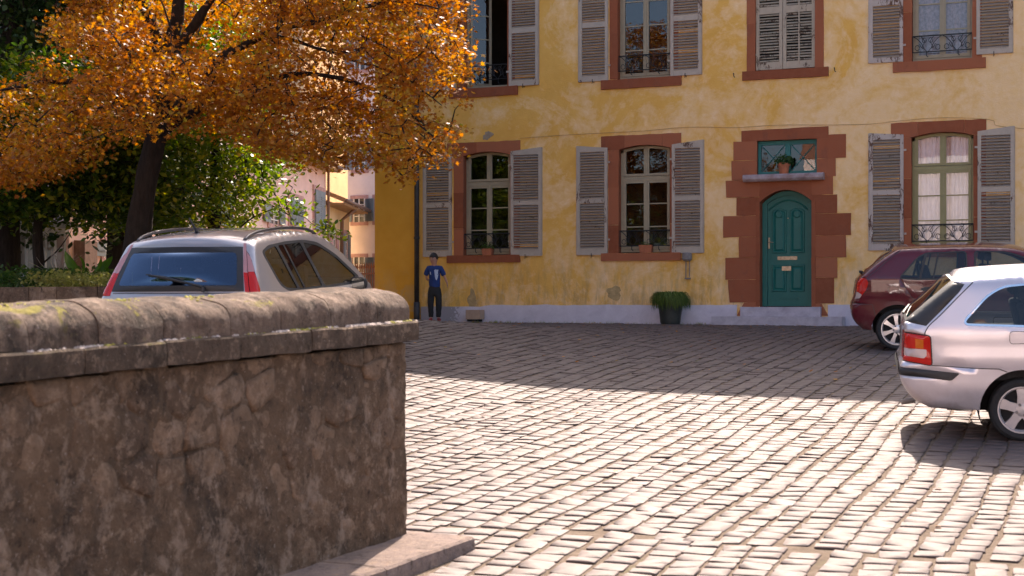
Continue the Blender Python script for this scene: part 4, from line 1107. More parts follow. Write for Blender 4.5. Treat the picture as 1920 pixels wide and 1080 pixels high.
def tree(name, label, base, trunk, rad, limbs, inside, box, nclump, per, csig, lsize, shape, leafmat, bark, seed, group=None, flat=.5, twigs=True):
    """trunk/limbs: lists of points relative to base; inside(p) says whether a point belongs to the crown."""
    rs = np.random.RandomState(seed); root = empty(name, base); tag(root, label, 'tree', group)
    mb = MB(); mb.tube(catmull(trunk, 6), list(np.interp(np.linspace(0, 1, (len(trunk)-1)*6+1), np.linspace(0, 1, len(rad)), rad)), 12)
    mb.v = [tuple(Vector(p)+noise.noise_vector(Vector((p[0]*5, p[1]*5, p[2]*2)))*.025) for p in mb.v]
    tr = mb.build('trunk', bark, root, True)
    att = [Vector(p) for p in trunk[-2:]]
    for pts, r0 in limbs:
        c = catmull(pts, 6); mb = MB(); mb.tube(c, list(np.linspace(r0, r0*.22, len(c))), 8)
        mb.v = [tuple(Vector(p)+noise.noise_vector(Vector((p[0]*4, p[1]*4, p[2]*4+seed)))*.04) for p in mb.v]
        mb.build('limb', bark, root, True); att += [Vector(p) for p in c[3:]]
    cl = []
    while len(cl) < nclump:
        p = np.array([rs.uniform(*box[0]), rs.uniform(*box[1]), rs.uniform(*box[2])])
        if inside(p): cl.append(p)
    cl = np.array(cl)
    if twigs:
        A = np.array(att); mb = MB(); src = list(att)
        d0 = np.linalg.norm(cl[:, None]-A[None], axis=2).min(1)
        for i in np.argsort(d0):
            c = cl[i]; D = np.linalg.norm(np.array(src)-c, axis=1); j = D.argmin(); s0 = Vector(src[j]); e = Vector(c)
            if (e-s0).length < .08: continue
            m = s0.lerp(e, .5)+Vector(rs.normal(0, .06, 3))+Vector((0, 0, .05)); L = (e-s0).length
            mb.tube([s0, m, e], [min(.035, .008+.012*L), min(.022, .006+.008*L), .004], 4, cap=False); src += [m, e]
        tag(mb.build('twigs', bark, root), kind='stuff')
    C = np.repeat(cl, per, 0)+rs.normal(0, 1, (nclump*per, 3))*np.array([csig, csig, csig*.55])
    leaves('crown', C, lsize, shape, leafmat, root, rs, flat)
    return root
Rv, Fv = Vector((CA, SA, 0)), Vector((-SA, CA, 0))
def lat_dep(p): return p[0]*CA+p[1]*SA, -p[0]*SA+p[1]*CA
def rel(s, t, z): v = Rv*s+Fv*t; return (v.x, v.y, z)

# orange maple: trunk behind the grey car, crown spreading over the corner of the house
dT = 21.5; r = ray(262)*dT; mz = .45; mb_ = (CAM.x+r.x, CAM.y+r.y, mz)
K = dT/FPX
def mapx(px): return (px-262)*K                   # lateral metres from the trunk foot
def mapz(py): return (579-py)*K+CAM.z-mz
low_x = np.array([-700, -200, 0, 100, 180, 240, 300, 400, 450, 520, 600, 700, 760, 800, 840, 870, 900])
low_y = np.array([250, 320, 330, 335, 290, 250, 255, 235, 255, 290, 305, 315, 335, 305, 285, 180, 60])
lef_y = np.array([-700, -200, 0, 80, 190, 330]); lef_x = np.array([-250, 60, 125, 100, -20, -250])
def in_maple(p):
    s, t = lat_dep(p); d_ = dT+t; px = 960+FPX*(s+(262-960)*K)/d_; py = 579-(p[2]+mz-CAM.z)*FPX/d_; z = p[2]
    if abs(t) > 3.0*sqrt(max(0, 1-((s-1.0)/4.6)**2)): return False
    if px > 872+6*sin(py*.05)-max(0, -120-py)*.6: return False
    nb = 26*noise.noise(Vector((px*.012, t*.8, 3)))
    if py > np.interp(px, low_x, low_y)+nb: return False
    if px < np.interp(py, lef_y, lef_x)+nb: return False
    if ((s-1.2)/4.7)**2+(t/3.4)**2+((z-2.4)/5.0)**2 > 1 and z > 2.4: return False
    if px > 640 and (noise.noise(Vector((p[0]*1.1+9, p[1]*1.1, p[2]*1.5))) < -.35+(px-640)*.0012): return False
    if t < .4 and py < 118+10*nb/26 and 236 < px < 425 and noise.noise(Vector((p[0]*1.5, 0, p[2]*1.5))) < .02: return False
    # layered: gaps between the tiers of foliage
    return noise.noise(Vector((p[0]*.75, p[1]*.75, p[2]*1.35))) > -.11
trunk = [rel(mapx(245), 0, -.5), rel(mapx(258), 0, mapz(450)), rel(mapx(272), 0, mapz(350)), rel(mapx(292), 0, mapz(260)), rel(mapx(306), .05, mapz(130))]
limbs = [([trunk[-1], rel(mapx(290), 0, mapz(60)), rel(mapx(255), -.2, mapz(-20)), rel(mapx(200), -.4, mapz(-150))], .12),
         ([trunk[-1], rel(mapx(325), .1, mapz(50)), rel(mapx(335), .2, mapz(-50)), rel(mapx(330), .3, mapz(-200))], .13),
         ([trunk[-1], rel(mapx(360), -.1, mapz(60)), rel(mapx(410), -.3, mapz(0)), rel(mapx(480), -.4, mapz(-90))], .10),
         ([trunk[-2], rel(mapx(400), -.4, mapz(140)), rel(mapx(520), -.6, mapz(75)), rel(mapx(640), -.8, mapz(50)), rel(mapx(700), -.9, mapz(5))], .075),
         ([trunk[-2], rel(mapx(420), .3, mapz(170)), rel(mapx(560), .4, mapz(130)), rel(mapx(700), .5, mapz(160)), rel(mapx(790), .6, mapz(230))], .06),
         ([trunk[-2], rel(mapx(220), -.6, mapz(180)), rel(mapx(130), -.9, mapz(170)), rel(mapx(30), -1.1, mapz(200))], .06),
         ([trunk[-1], rel(mapx(230), .8, mapz(90)), rel(mapx(150), 1.4, mapz(30)), rel(mapx(60), 1.6, mapz(0))], .07),
         ([rel(mapx(640), -.8, mapz(50)), rel(mapx(740), -1.0, mapz(30)), rel(mapx(830), -1.0, mapz(40))], .035),
         ([rel(mapx(520), -.6, mapz(75)), rel(mapx(640), -.3, mapz(110)), rel(mapx(760), -.2, mapz(150)), rel(mapx(830), -.2, mapz(200))], .03)]
tree('maple_tree', 'large orange autumn maple tree spreading over the grey car and the house corner', mb_, trunk, [.27, .19, .165, .15, .14], limbs, in_maple,
     ((-6.5, 6), (-5, 5), (mapz(360), mapz(345)+6.6)), 1650, 58, .145, .070, MAPLE, M_LORANGE, M_BARKD, 11)

def oval_crown(c, rr, low=None, gap=-.2, fq=.8):
    def f(p):
        s, t = lat_dep(p); q = ((s-c[0])/rr[0])**2+((t-c[1])/rr[1])**2+((p[2]-c[2])/rr[2])**2
        q += .35*noise.noise(Vector((p[0]*.9, p[1]*.9, p[2]*.9+c[0])))
        return q < 1 and (low is None or p[2] > low+.25*noise.noise(Vector((s*1.5, t, 1)))) and noise.noise(Vector((p[0]*fq, p[1]*fq, p[2]*1.1+7))) > gap
    return f
# green tree with the thin trunk at the far left
d1 = 24.5; r = ray(72)*d1; b1 = (CAM.x+r.x, CAM.y+r.y, .5); k1 = d1/FPX
tr1 = [(0, 0, -.3), (0.01, 0, .5), (-.01, 0, 1.2), (.05, 0, 2.2), (.1, 0, 3.2)]
tree('broadleaf_tree', 'green broadleaf tree with a thin dark trunk left of the maple', b1, tr1, [.12, .085, .078, .06, .04],
     [([tr1[2], rel(.8, .2, 1.7), rel(1.6, .2, 1.9)], .035), ([tr1[3], rel(-.8, .3, 2.8), rel(-1.5, .3, 3.0)], .035), ([tr1[3], rel(.6, -.4, 3), rel(1.3, -.6, 3.6)], .04), ([tr1[1], rel(.35, .1, .85), rel(.5, .1, 1.1)], .018)],
     oval_crown((.25, 0, 2.3), (2.2, 1.5, 1.75), 1.28, -.5), ((-4, 4), (-4, 4), (.6, 4.5)), 760, 28, .17, .115, OVAL, M_LGREEN, M_BARKD, 23)
d2 = 27; r = ray(395)*d2; b2 = (CAM.x+r.x, CAM.y+r.y, .0); k2 = d2/FPX
def in_t2(p):
    s, t = lat_dep(p); px = s/k2+395; py = 579-(p[2]-CAM.z)/k2
    lowb = np.interp(px, [150, 230, 300, 380, 460, 490, 540, 600, 625], [425, 440, 440, 440, 425, 395, 400, 432, 430])+14*noise.noise(Vector((px*.02, t, 1)))
    top = np.interp(px, [200, 300, 480, 540, 610], [0, -40, 60, 330, 398])
    if py > lowb or py < top or px > 612 or abs(t) > 1.7*sqrt(max(0, 1-(s/2.4)**2)): return False
    if px > 485 and (noise.noise(Vector((p[0]*1.3, p[1]*1.3, p[2]*1.6))) < .05): return False
    return noise.noise(Vector((p[0]*.8, p[1]*.8, p[2]*1.1))) > -.42
tr2 = [(0, 0, -.4), (0, 0, .6), (.05, 0, 1.4), (.1, 0, 2.4), (.1, 0, 3.8)]
tree('broadleaf_tree', 'green broadleaf tree behind the roof of the grey car', b2, tr2, [.2, .15, .13, .1, .06],
     [([tr2[2], rel(.8, -.1, 1.95), rel(1.4, -.2, 2.1), rel(2.0, -.2, 1.75)], .018), ([tr2[3], rel(-.8, .3, 2.9), rel(-1.5, .4, 3.1)], .05), ([tr2[3], rel(.7, .4, 3.2), rel(1.1, .4, 4.2)], .05)],
     in_t2, ((-4, 4), (-4, 4), (1.0, 6)), 820, 30, .17, .105, OVAL, M_LGREEN2, M_BARKD, 31)
# dark evergreen filling the upper left corner
d3 = 27; r = ray(10)*d3; b3 = (CAM.x+r.x, CAM.y+r.y, .1)
tr3 = [(0, 0, -.4), (0, 0, 2), (.1, 0, 4), (.1, 0, 8)]
tree('evergreen_tree', 'tall dark evergreen tree filling the upper left corner', b3, tr3, [.3, .25, .2, .06],
     [([tr3[1], rel(-1, 0, 3), rel(-2, 0, 3.6)], .07), ([tr3[2], rel(1, 0, 5), rel(1.8, 0, 5.6)], .07)],
     oval_crown((-.2, 0, 5.9), (2.6, 2.0, 4.4), 1.5, -.5, .6), ((-5, 5), (-5, 5), (1.3, 11)), 900, 30, .24, .14, OVAL, M_LDARK, M_BARKD, 41)
d4 = 30; r = ray(225)*d4; b4 = (CAM.x+r.x, CAM.y+r.y, .1)
tree('evergreen_tree', 'dark evergreen tree standing behind the maple crown', b4, tr3, [.3, .25, .2, .06],
     [([tr3[1], rel(-1, 0, 3), rel(-2, 0, 3.6)], .07), ([tr3[2], rel(1, 0, 5), rel(1.8, 0, 5.6)], .07)],
     oval_crown((.2, 0, 5.6), (2.9, 1.9, 4.6), 1.5, -.5, .6), ((-5, 5), (-5, 5), (1.3, 11)), 900, 28, .25, .15, OVAL, M_LDARK, M_BARKD, 43)
# trees across the square, seen in the window panes
for k, (x, y) in enumerate(((-19, -37), (-25, -31), (-14.5, -42))):
    lab = ['leafy green tree across the square, mirrored in the lower panes', 'green tree nearest the maple across the square', 'green tree beside the pale house across the square'][k]
    tree('broadleaf_tree', lab, (x, y, gz(x, y)), [(0, 0, -.2), (0, 0, 1.5), (.1, 0, 3), (.1, 0, 5)], [.3, .24, .2, .1], [([(.1, 0, 3), (1, .5, 4), (1.8, .8, 5)], .08), ([(.1, 0, 3), (-1, -.5, 4), (-1.8, -.5, 5)], .08)],
         oval_crown((0, 0, 4.3), (3.3, 3.0, 3.2), 1.0, -.4), ((-5, 5), (-5, 5), (.8, 8)), 330, 16, .32, .26, OVAL, M_LGREEN, M_BARKD, 60+k, None, .3)

# ------------------------------------------------------------------ planting in the bed behind the grey car
rs = np.random.RandomState(77)
def bedz(x, y): return plz-.06+.05*sin(x*1.3)*sin(y*.9+1)+.02*(y+11)
M_GC1 = m_leaf('dark_ground_cover_leaf', [(0, (.02, .05, .015)), (.6, (.05, .10, .02)), (1, (.13, .17, .04))], .35)
M_GC2 = m_leaf('pale_ground_cover_leaf', [(0, (.16, .18, .04)), (.5, (.30, .30, .08)), (1, (.45, .40, .16))], .45)
C = []
for _ in range(9000):
    x = rs.uniform(-24, -12.9); y = rs.uniform(-10.95, -8.2); h = .30*rs.rand()**.7*(1+.5*noise.noise(Vector((x*1.5, y*1.5, 0))))
    if x > -14.35 and y < -9.7: continue
    C.append((x, y, bedz(x, y)+h))
gc = leaves('ground_cover', np.array(C), .075, OVAL, M_GC1, None, rs, .3); tag(gc, kind='stuff')
C = []
for _ in range(5200):
    x = rs.uniform(-14.45, -11.4); y = rs.uniform(-10.95, -9.5); h = .26*rs.rand()**.8*(1+.5*noise.noise(Vector((x*3, y*3, 0))))
    C.append((x, y, bedz(x, y)+h))
gc = leaves('ground_cover', np.array(C), .06, OVAL, M_GC2, None, rs, .2); tag(gc, kind='stuff')
# big-leaved plant: every leaf a blade of its own
M_BIG = m_leaf('glossy_big_leaf', [(0, (.03, .09, .015)), (.5, (.06, .15, .02)), (1, (.12, .22, .03))], .35, .25)
pp = at(172, 516, 23.0); bp = empty('broad_leaf_plant', (pp.x, pp.y, bedz(pp.x, pp.y))); tag(bp, 'clump of large pointed green leaves left of the grey car', 'plant')
for px0, py0, px1, py1, wd, tw in ((150, 520, 122, 470, .085, .3), (152, 520, 146, 478, .045, -.8), (163, 520, 162, 500, .05, .2), (168, 518, 189, 484, .05, -.5), (178, 520, 211, 480, .09, .5), (160, 522, 138, 500, .05, .9), (184, 522, 200, 500, .06, -.3)):
    a, b = at(px0, py0, 23.0), at(px1, py1, 23.0+.3*tw); mb = MB(); n = 8; vs = []; fs = []
    dirv = (b-a); side = Vector((CA, SA, 0))*cos(tw)+Vector((-SA, CA, 0))*sin(tw); nrm = dirv.cross(side).normalized()
    for k in range(n+1):
        t = k/n; c = a.lerp(b, t)+nrm*(.06*sin(t*pi)); wv = wd*(sin(pi*min(1, t*.93+.07))**.75)
        vs += [c-side*wv+nrm*wv*.4, c, c+side*wv+nrm*wv*.4]
    for k in range(n): fs += [(k*3, k*3+1, k*3+4, k*3+3), (k*3+1, k*3+2, k*3+5, k*3+4)]
    mb.add([p-bp.location for p in vs], fs); mb.build('leaf', M_BIG, bp, True)
# bare shrub by the veranda
sp = at(108, 520, 23.6); sh = empty('bare_shrub', (sp.x, sp.y, bedz(sp.x, sp.y))); tag(sh, 'bare pale twiggy shrub between the thin trunk and the big leaves', 'shrub')
mb = MB(); rt = random.Random(6)
for _ in range(14):
    p = Vector((0, 0, -.05)); pts = [p]; d = Vector((rt.uniform(-.5, .5), rt.uniform(-.3, .3), 1)).normalized()
    for k in range(6): d = (d+Vector((rt.uniform(-.5, .5), rt.uniform(-.4, .4), rt.uniform(-.2, .3)))).normalized(); p = p+d*.12; pts.append(p)
    mb.tube(pts, list(np.linspace(.012, .003, 7)), 4)
mb.build('branches', simple('pale_bark', (.34, .28, .23), .9, .25, 10, .2), sh)

# fallen leaves on the setts, each small and scattered: one drift
C = []
for _ in range(260):
    x = rs.uniform(-13.5, -1); y = -10*rs.rand()**1.8-.3; C.append((x, y, gz(x, y)+.028))
for _ in range(70):
    x = rs.uniform(-9, .5); y = rs.uniform(-20, -9); C.append((x, y, gz(x, y)+.026))
fl = leaves('fallen_leaves', np.array(C), .06, MAPLE, M_LORANGE, None, rs, 6.0); tag(fl, kind='stuff')
# weeds in the joints
def weeds(name, spots, mat, n, hh, seed):
    r = np.random.RandomState(seed); V = []; 
    for x, y, sg in spots:
        for _ in range(n):
            a, b = x+r.normal(0, sg), y+r.normal(0, sg*1.6); z = gz(a, b); q = r.uniform(0, 2*pi); L = r.uniform(.4, 1)*hh; w_ = .004
            tx, ty = a+cos(q)*L*.7, b+sin(q)*L*.7
            V += [(a-w_*sin(q), b+w_*cos(q), z), (a+w_*sin(q), b-w_*cos(q), z), (tx, ty, z+L)]
    V = np.array(V); o = ob(name, bulk(name, V, np.arange(len(V)).reshape(-1, 3), 3, mat)); tag(o, kind='stuff')
M_WEED = m_leaf('weed_leaf', [(0, (.10, .15, .02)), (.6, (.22, .25, .04)), (1, (.36, .30, .06))], .4)
def gp(px, py):
    d = 5
    while CAM.z-gz(*(lambda r_: (CAM.x+r_.x*d, CAM.y+r_.y*d))(ray(px))) < (py-579)/FPX*d and d < 60: d += .02
    r_ = ray(px)*d; return CAM.x+r_.x, CAM.y+r_.y
W1 = [(*gp(px, py), sg) for px, py, sg in ((1893, 972, .05), (1886, 925, .06), (1900, 915, .07), (1850, 900, .05), (1868, 955, .05), (1820, 965, .04), (1840, 940, .05), (760, 1068, .02), (742, 1078, .025), (885, 1035, .04), (870, 1060, .03), (930, 995, .04), (1210, 895, .04), (1330, 870, .05), (1560, 880, .06), (1245, 1000, .05), (1500, 800, .06), (1400, 760, .06))]
weeds('weeds', W1, M_WEED, 36, .05, 3)
W2 = [(rs.uniform(-12, -5.5), -.2-rs.rand()*.25, .06) for _ in range(60)]
weeds('weeds', W2, M_WEED, 10, .07, 4)
# ------------------------------------------------------------------ cars
def m_paint(name, c, metallic=.5, rough=.32, flake=True):
    t = NT(name); p = t.pos('object')
    n = t.noise(p, 3, 4, .6); col = t.ramp(n, [(.3, tuple(v*.93 for v in c)), (.7, c)])
    d = t.noise(p, 7, 6, .75); z = t.xyz(p)[2]
    dirt = t.math('MULTIPLY', t.ramp(d, [(.4, 0), (.7, .6)]), t.math('MULTIPLY', t.math('SUBTRACT', .62, z), 1.6, True))
    col = t.mix(dirt, col, (.22, .18, .15))
    t.bsdf(col, t.math('ADD', rough, t.math('MULTIPLY', d, .12)), metallic, .5 if metallic > .2 else .1, t.bump(t.noise(p, 1.6, 2, .5), .04, .02), 1.0, .06); return t.m
M_BLACKP = simple('black_plastic', (.022, .022, .024), .55, .2, 10, .1, 60)
M_RUBBER = simple('tyre_rubber', (.018, .018, .019), .8, .3, 18, .3, 80)
M_CARDARK = simple('dark_underbody', (.010, .010, .011), .9, .2, 5, 0)
M_SEAT = simple('dark_seat_fabric', (.035, .036, .042), .9, .3, 30, .2)
M_ALLOY = simple('silver_alloy', (.62, .60, .60), .35, .12, 10, .05, metallic=.7)
M_COVER = simple('grey_wheel_cover', (.50, .46, .45), .45, .15, 10, .1, metallic=.3)
M_CHROME = simple('chrome', (.75, .75, .75), .12, .05, 5, 0, metallic=1)
M_CGLASS = m_glass('car_glass', (.50, .53, .52), .6, .004, 0)
M_RGLASS = m_glass('sky_blue_rear_glass', (.13, .19, .38), 1.9, .01, 0, (.55, .72, 1.0))  # blue of the reflected sky put into the glass and gloss colours
def m_lens(name, c, em=0):
    t = NT(name); b = t.bsdf(c, .2, 0, .2, t.bump(t.noise(t.pos('object'), 60, 2, .5, 0, (1, 1, 3)), .15, .003), .5, .05)
    return t.m
M_MIRR = simple('mirror_glass', (.20, .22, .22), .05, .05, 5, 0, metallic=1)
M_LRED, M_LAMB, M_LCLR, M_LPINK, M_DRED = m_lens('red_lens', (.48, .012, .008)), m_lens('amber_lens', (.55, .13, .012)), m_lens('clear_lens', (.50, .40, .38)), m_lens('pink_lens', (.42, .22, .23)), m_lens('dark_red_lens', (.28, .014, .012))

class Car:
    def __init__(s, name, label, prof, W, r, bulge, paint, arches, bottom, step=.06):
        s.root = empty(name); tag(s.root, label, 'car'); s.paint = paint; s.W = W; s.r = r; s.bulge = bulge; s.step = step
        s.prof = prof; P_ = np.array(prof); s.P = P_
        s.seg = np.linalg.norm(np.diff(P_, axis=0), axis=1); s.u = np.concatenate([[0], np.cumsum(s.seg)])
        low = []                                  # bottom edge from the front back to the rear, wheel arches cut out
        x0, z0 = prof[0]; x1, z1 = prof[-1]
        for ax, az, ar in sorted(arches, reverse=True):
            th = math.asin(max(-1, min(1, (bottom-az)/ar)))
            for k in range(19):
                a = th+(pi-2*th)*k/18; low.append((ax+ar*cos(a), az+ar*sin(a)))
        s.outer = list(prof)+low
        s.body = MB(); s.arches = arches
    def dist(s, x, z):
        A, B = s.P[:-1], s.P[1:]; d = B-A; p = np.array([x, z])
        t = np.clip(((p-A)*d).sum(1)/np.maximum((d*d).sum(1), 1e-12), 0, 1); return np.sqrt((((A+d*t[:, None])-p)**2).sum(1).min())
    def yside(s, x, z):
        d = s.dist(x, z); r = s.r; y = s.W(x, z)
        return y-(r-sqrt(max(0, r*r-(r-d)**2)) if d < r else 0)
    def uat(s, x, z): return s.u[np.argmin(((s.P-np.array([x, z]))**2).sum(1))]
    def strip(s, u, v):
        x = np.interp(u, s.u, s.P[:, 0]); z = np.interp(u, s.u, s.P[:, 1]); e = .02
        tx = np.interp(u+e, s.u, s.P[:, 0])-np.interp(u-e, s.u, s.P[:, 0]); tz = np.interp(u+e, s.u, s.P[:, 1])-np.interp(u-e, s.u, s.P[:, 1])
        L = sqrt(tx*tx+tz*tz)+1e-9; nx, nz = -tz/L, tx/L; b = s.bulge(u/s.u[-1], x, z)*(1-abs(v)**2.2)
        return Vector((x+nx*b, v*(s.W(x, z)-s.r), z+nz*b)), Vector((nx, 0, nz))
    def emit(s, V, F, N, f, spec, tagname, side):
        """f maps 2-D to (point, outward normal); spec: region -> (part, material, offset)."""
        cache = {}
        def g(i):
            if i not in cache: cache[i] = f(*V[i])
            return cache[i]
        regs = {}
        for fc, nm in zip(F, N): regs.setdefault(nm, []).append(fc)
        parts = {}
        for nm, fs in regs.items():
            part, mat, off, mi = spec.get(nm, ('body', None, 0, 0)) if nm else ('body', None, 0, 0)
            idx = {}; vs = []
            for fc in fs:
                for i in fc:
                    if i not in idx: idx[i] = len(vs); p, n = g(i); vs.append(p+n*off)
            ff = [tuple(idx[i] for i in fc) for fc in fs]
            if side > 0: ff = [q[::-1] for q in ff]
            if part == 'body': s.body.add(vs, ff, mi)
            else:
                mb = parts.setdefault((part, nm), (MB(), mat))[0]; mb.add(vs, ff)
        out = []
        for (part, _), (mb, mat) in parts.items(): out.append((part, mb, mat))
        return out
    def build(s, side_regs, side_spec, strip_regs, strip_spec, gapmat=None):
        P2 = s.P; tn = np.gradient(P2, axis=0); tn /= np.linalg.norm(tn, axis=1, keepdims=True)+1e-9; nn = np.stack([tn[:, 1], -tn[:, 0]], 1)
        ex = [tuple(q) for d in (.006, .018, .036, .060) for q in P2[1:-1]+nn[1:-1]*d]
        V, F, N = cdt(s.outer, (), side_regs, s.step, .0, 1, ex)
        todo = []
        for sg in (-1, 1):
            def f(x, z, sg=sg):
                y = s.yside(x, z); return Vector((x, sg*y, z)), Vector((0, sg, 0))
            todo += s.emit(V, F, N, f, side_spec, 'side', sg)
        UL = s.u[-1]; SC_ = .7
        o = [(u, -SC_) for u in s.u]+[(UL, y) for y in np.linspace(-SC_, SC_, 15)[1:-1]]+[(u, SC_) for u in s.u[::-1]]+[(0, y) for y in np.linspace(SC_, -SC_, 15)[1:-1]]
        rg = [(nm, [(u, v*SC_) for u, v in p]) for nm, p in strip_regs]
        V, F, N = cdt(o, (), rg, s.step*1.3, 0)
        todo += s.emit(V, F, N, lambda u, v: s.strip(u, v/SC_), strip_spec, 'strip', 1)
        me = s.body.mesh('body', [s.paint, M_BLACKP], True)
        bm = bmesh.new(); bm.from_mesh(me); bmesh.ops.remove_doubles(bm, verts=bm.verts, dist=2e-4); bmesh.ops.recalc_face_normals(bm, faces=bm.faces); bm.to_mesh(me); bm.free()
        ob('body', me, s.root); objs = []
        for part, mb, mat in todo:
            me = mb.mesh(part, mat, True); bm = bmesh.new(); bm.from_mesh(me); bmesh.ops.recalc_face_normals(bm, faces=bm.faces); bm.to_mesh(me); bm.free()
            objs.append(ob(part, me, s.root))
        # wheel arch liners, floor and cabin
        mb = MB()
        for ax, az, ar in s.arches:
            for sg in (-1, 1):
                vs = []; n = 16
                for k in range(n+1):
                    a = -.35+(pi+.7)*k/n
                    for y in (.72, .40): 
                        yy = min(s.W(ax, az)-.012, y+.2) if y > .5 else y
                        vs.append((ax+(ar+.004)*cos(a), sg*yy, az+(ar+.004)*sin(a)))
                mb.add(vs, [(2*k, 2*k+1, 2*k+3, 2*k+2) for k in range(n)])
        xa, xb = s.P[0][0]+.15, s.P[-1][0]-.25; mb.box(xa, xb, -.395, .395, .22, .5)
        mb.build('underbody', M_CARDARK, s.root)
        return objs
def gapline(pts, w=.006):
    """thin closed band along a polyline: a panel joint"""
    L = []; R = []
    for i, p in enumerate(pts):
        a = Vector(pts[max(i-1, 0)]); b = Vector(pts[min(i+1, len(pts)-1)]); t = (b-a).normalized(); n = Vector((-t.y, t.x))*w/2
        L.append((p[0]+n.x, p[1]+n.y)); R.append((p[0]-n.x, p[1]-n.y))
    return L+R[::-1]
def wheel(car, x, y, sg, r, rr, wd, spokes, mat, wide=False, phase=0.0):
    """r tyre radius, rr rim radius; sg the outward side."""
    w_ = MB(); w_.lathe([(rr*.98, wd*.25), (rr*.98, -wd*.2), (.02, -wd*.2)], (0, 0, 0), 28, axis='y'); W = w_.build('wheel', M_CARDARK, car.root, True, 40); W.location = (x, y, r)
    if sg > 0: W.rotation_euler = (0, 0, pi)
    # local: outward is -y
    t = MB(); h = wd/2
    t.lathe([(rr*.97, h*.75), (rr*1.02, h*.95), (r*.86, h), (r*.96, h*.85), (r, h*.55), (r, -h*.55), (r*.96, -h*.85), (r*.88, -h), (rr*1.04, -h*.93), (rr*.985, -h*.80)], (0, 0, 0), 40, axis='y', cap=False); t.build('tyre', M_RUBBER, W, True, 35)
    m = MB(); m.lathe([(rr*.99, -h*.78), (rr*1.01, -h*.90), (rr*.95, -h*.90), (rr*.88, -h*.62), (rr*.86, h*.3)], (0, 0, 0), 40, axis='y', cap=False)
    m.lathe([(rr*.30, -h*.40), (rr*.30, -h*.78), (rr*.24, -h*.86), (.001, -h*.86)], (0, 0, 0), 24, axis='y', cap=False)
    w0, w1 = (rr*.40, rr*.40) if wide else (rr*.20, rr*.27)
    for k in range(spokes):
        a = 2*pi*k/spokes+phase; c, d = cos(a), sin(a); P4 = []
        for rad, ww, yy in ((rr*.22, w0, -h*.80), (rr*.55, (w0*.9 if wide else w0), -h*.84), (rr*.92, w1*1.15, -h*.74)):
            for q in (-1, 1): P4.append((rad*c-q*ww/2*d, yy, rad*d+q*ww/2*c))
        n = len(P4); vs = P4+[(p[0]*1.0+(-d)*.0, p[1]+.035, p[2]) for p in P4]
        fs = []
        for i in range(2): fs += [(2*i, 2*i+2, 2*i+3, 2*i+1), (2*i, n+2*i, n+2*i+2, 2*i+2), (2*i+1, 2*i+3, n+2*i+3, n+2*i+1)]
        m.add(vs, fs)
    m.build('rim', mat, W, True, 35)
    for k in range(5 if not wide else 4):
        a = 2*pi*k/(5 if not wide else 4)+phase+.4; b = MB(); b.lathe([(.013, -h*.70), (.013, -h*.92), (.001, -h*.93)], (rr*.24*cos(a), 0, rr*.24*sin(a)), 8, axis='y', cap=False); b.build('bolt', M_GREYM, W)
def seat(car, x, y, z, w=.46, h=.58, head=True):
    mb = MB(); sec = roundpoly([(0, 0), (.14, 0), (.02, h), (-.10, h)], .05, 3)
    n = len(sec); vs = []
    for yy, e in ((-w/2, .8), (-w/2+.05, 1), (w/2-.05, 1), (w/2, .8)):
        for a, b in sec: vs.append((x+.0+(a-.02)*e, y+yy, z+h/2+(b-h/2)*(e*.5+.5)))
    fs = [tuple(range(n)), tuple(range(3*n, 4*n))[::-1]]
    for q in range(3):
        for k in range(n): fs.append((q*n+k, q*n+(k+1) % n, (q+1)*n+(k+1) % n, (q+1)*n+k))
    mb.add(vs, fs); o = mb.build('seat', M_SEAT, car.root, True, 50)
    if head:
        mb = MB(); sec = roundpoly([(-.13, h+.05), (-.03, h+.05), (-.04, h+.22), (-.12, h+.22)], .03, 3); n = len(sec)
        vs = [(x+a, y+yy*(1 if abs(yy) < .12 else 1), z+b) for yy in (-.13, -.10, .10, .13) for a, b in sec]
        fs = [tuple(range(n)), tuple(range(3*n, 4*n))[::-1]]
        for q in range(3):
            for k in range(n): fs.append((q*n+k, q*n+(k+1) % n, (q+1)*n+(k+1) % n, (q+1)*n+k))
        mb.add(vs, fs); mb.tube([(x-.07, y-.05, z+h-.02), (x-.07, y-.05, z+h+.07)], .008, 5); mb.tube([(x-.07, y+.05, z+h-.02), (x-.07, y+.05, z+h+.07)], .008, 5)
        mb.build('headrest', M_SEAT, o, True, 50)
def cabin(car, x0, x1, zb_, hw, tray=None):
    mb = MB(); mb.box(x0, x1, -hw, hw, .505, zb_)
    mb.build('cabin_trim', M_SEAT, car.root)
def sm(a, b, x): t = min(1, max(0, (x-a)/(b-a))); return t*t*(3-2*t)
def mirror(car, x, sg, y, z, mat):
    mb = MB(); sec = roundpoly([(-.10, -.07), (.10, -.08), (.10, .06), (-.09, .075)], .05, 4); n = len(sec)
    vs = [(x+xx, sg*(y+.10+a*e), z+b*e) for xx, e in ((-.05, .92), (-.03, 1), (.04, .9), (.085, .5)) for a, b in sec]
    fs = [tuple(range(n)), tuple(range(3*n, 4*n))[::-1]]
    for q in range(3):
        for k in range(n): fs.append((q*n+k, q*n+(k+1) % n, (q+1)*n+(k+1) % n, (q+1)*n+k))
    mb.add(vs, fs); mb.box(x-.01, x+.05, min(sg*(y-.06), sg*(y+.02)), max(sg*(y-.06), sg*(y+.02)), z-.05, z-.01)
    o = mb.build('wing_mirror', mat, car.root, True, 50)
    mb = MB(); sec = [(a*.8, b*.8) for a, b in sec]; mb.add([(x-.0515, sg*(y+.10+a), z+b) for a, b in sec], [tuple(range(n))]); mb.build('mirror_glass', M_MIRR, o)

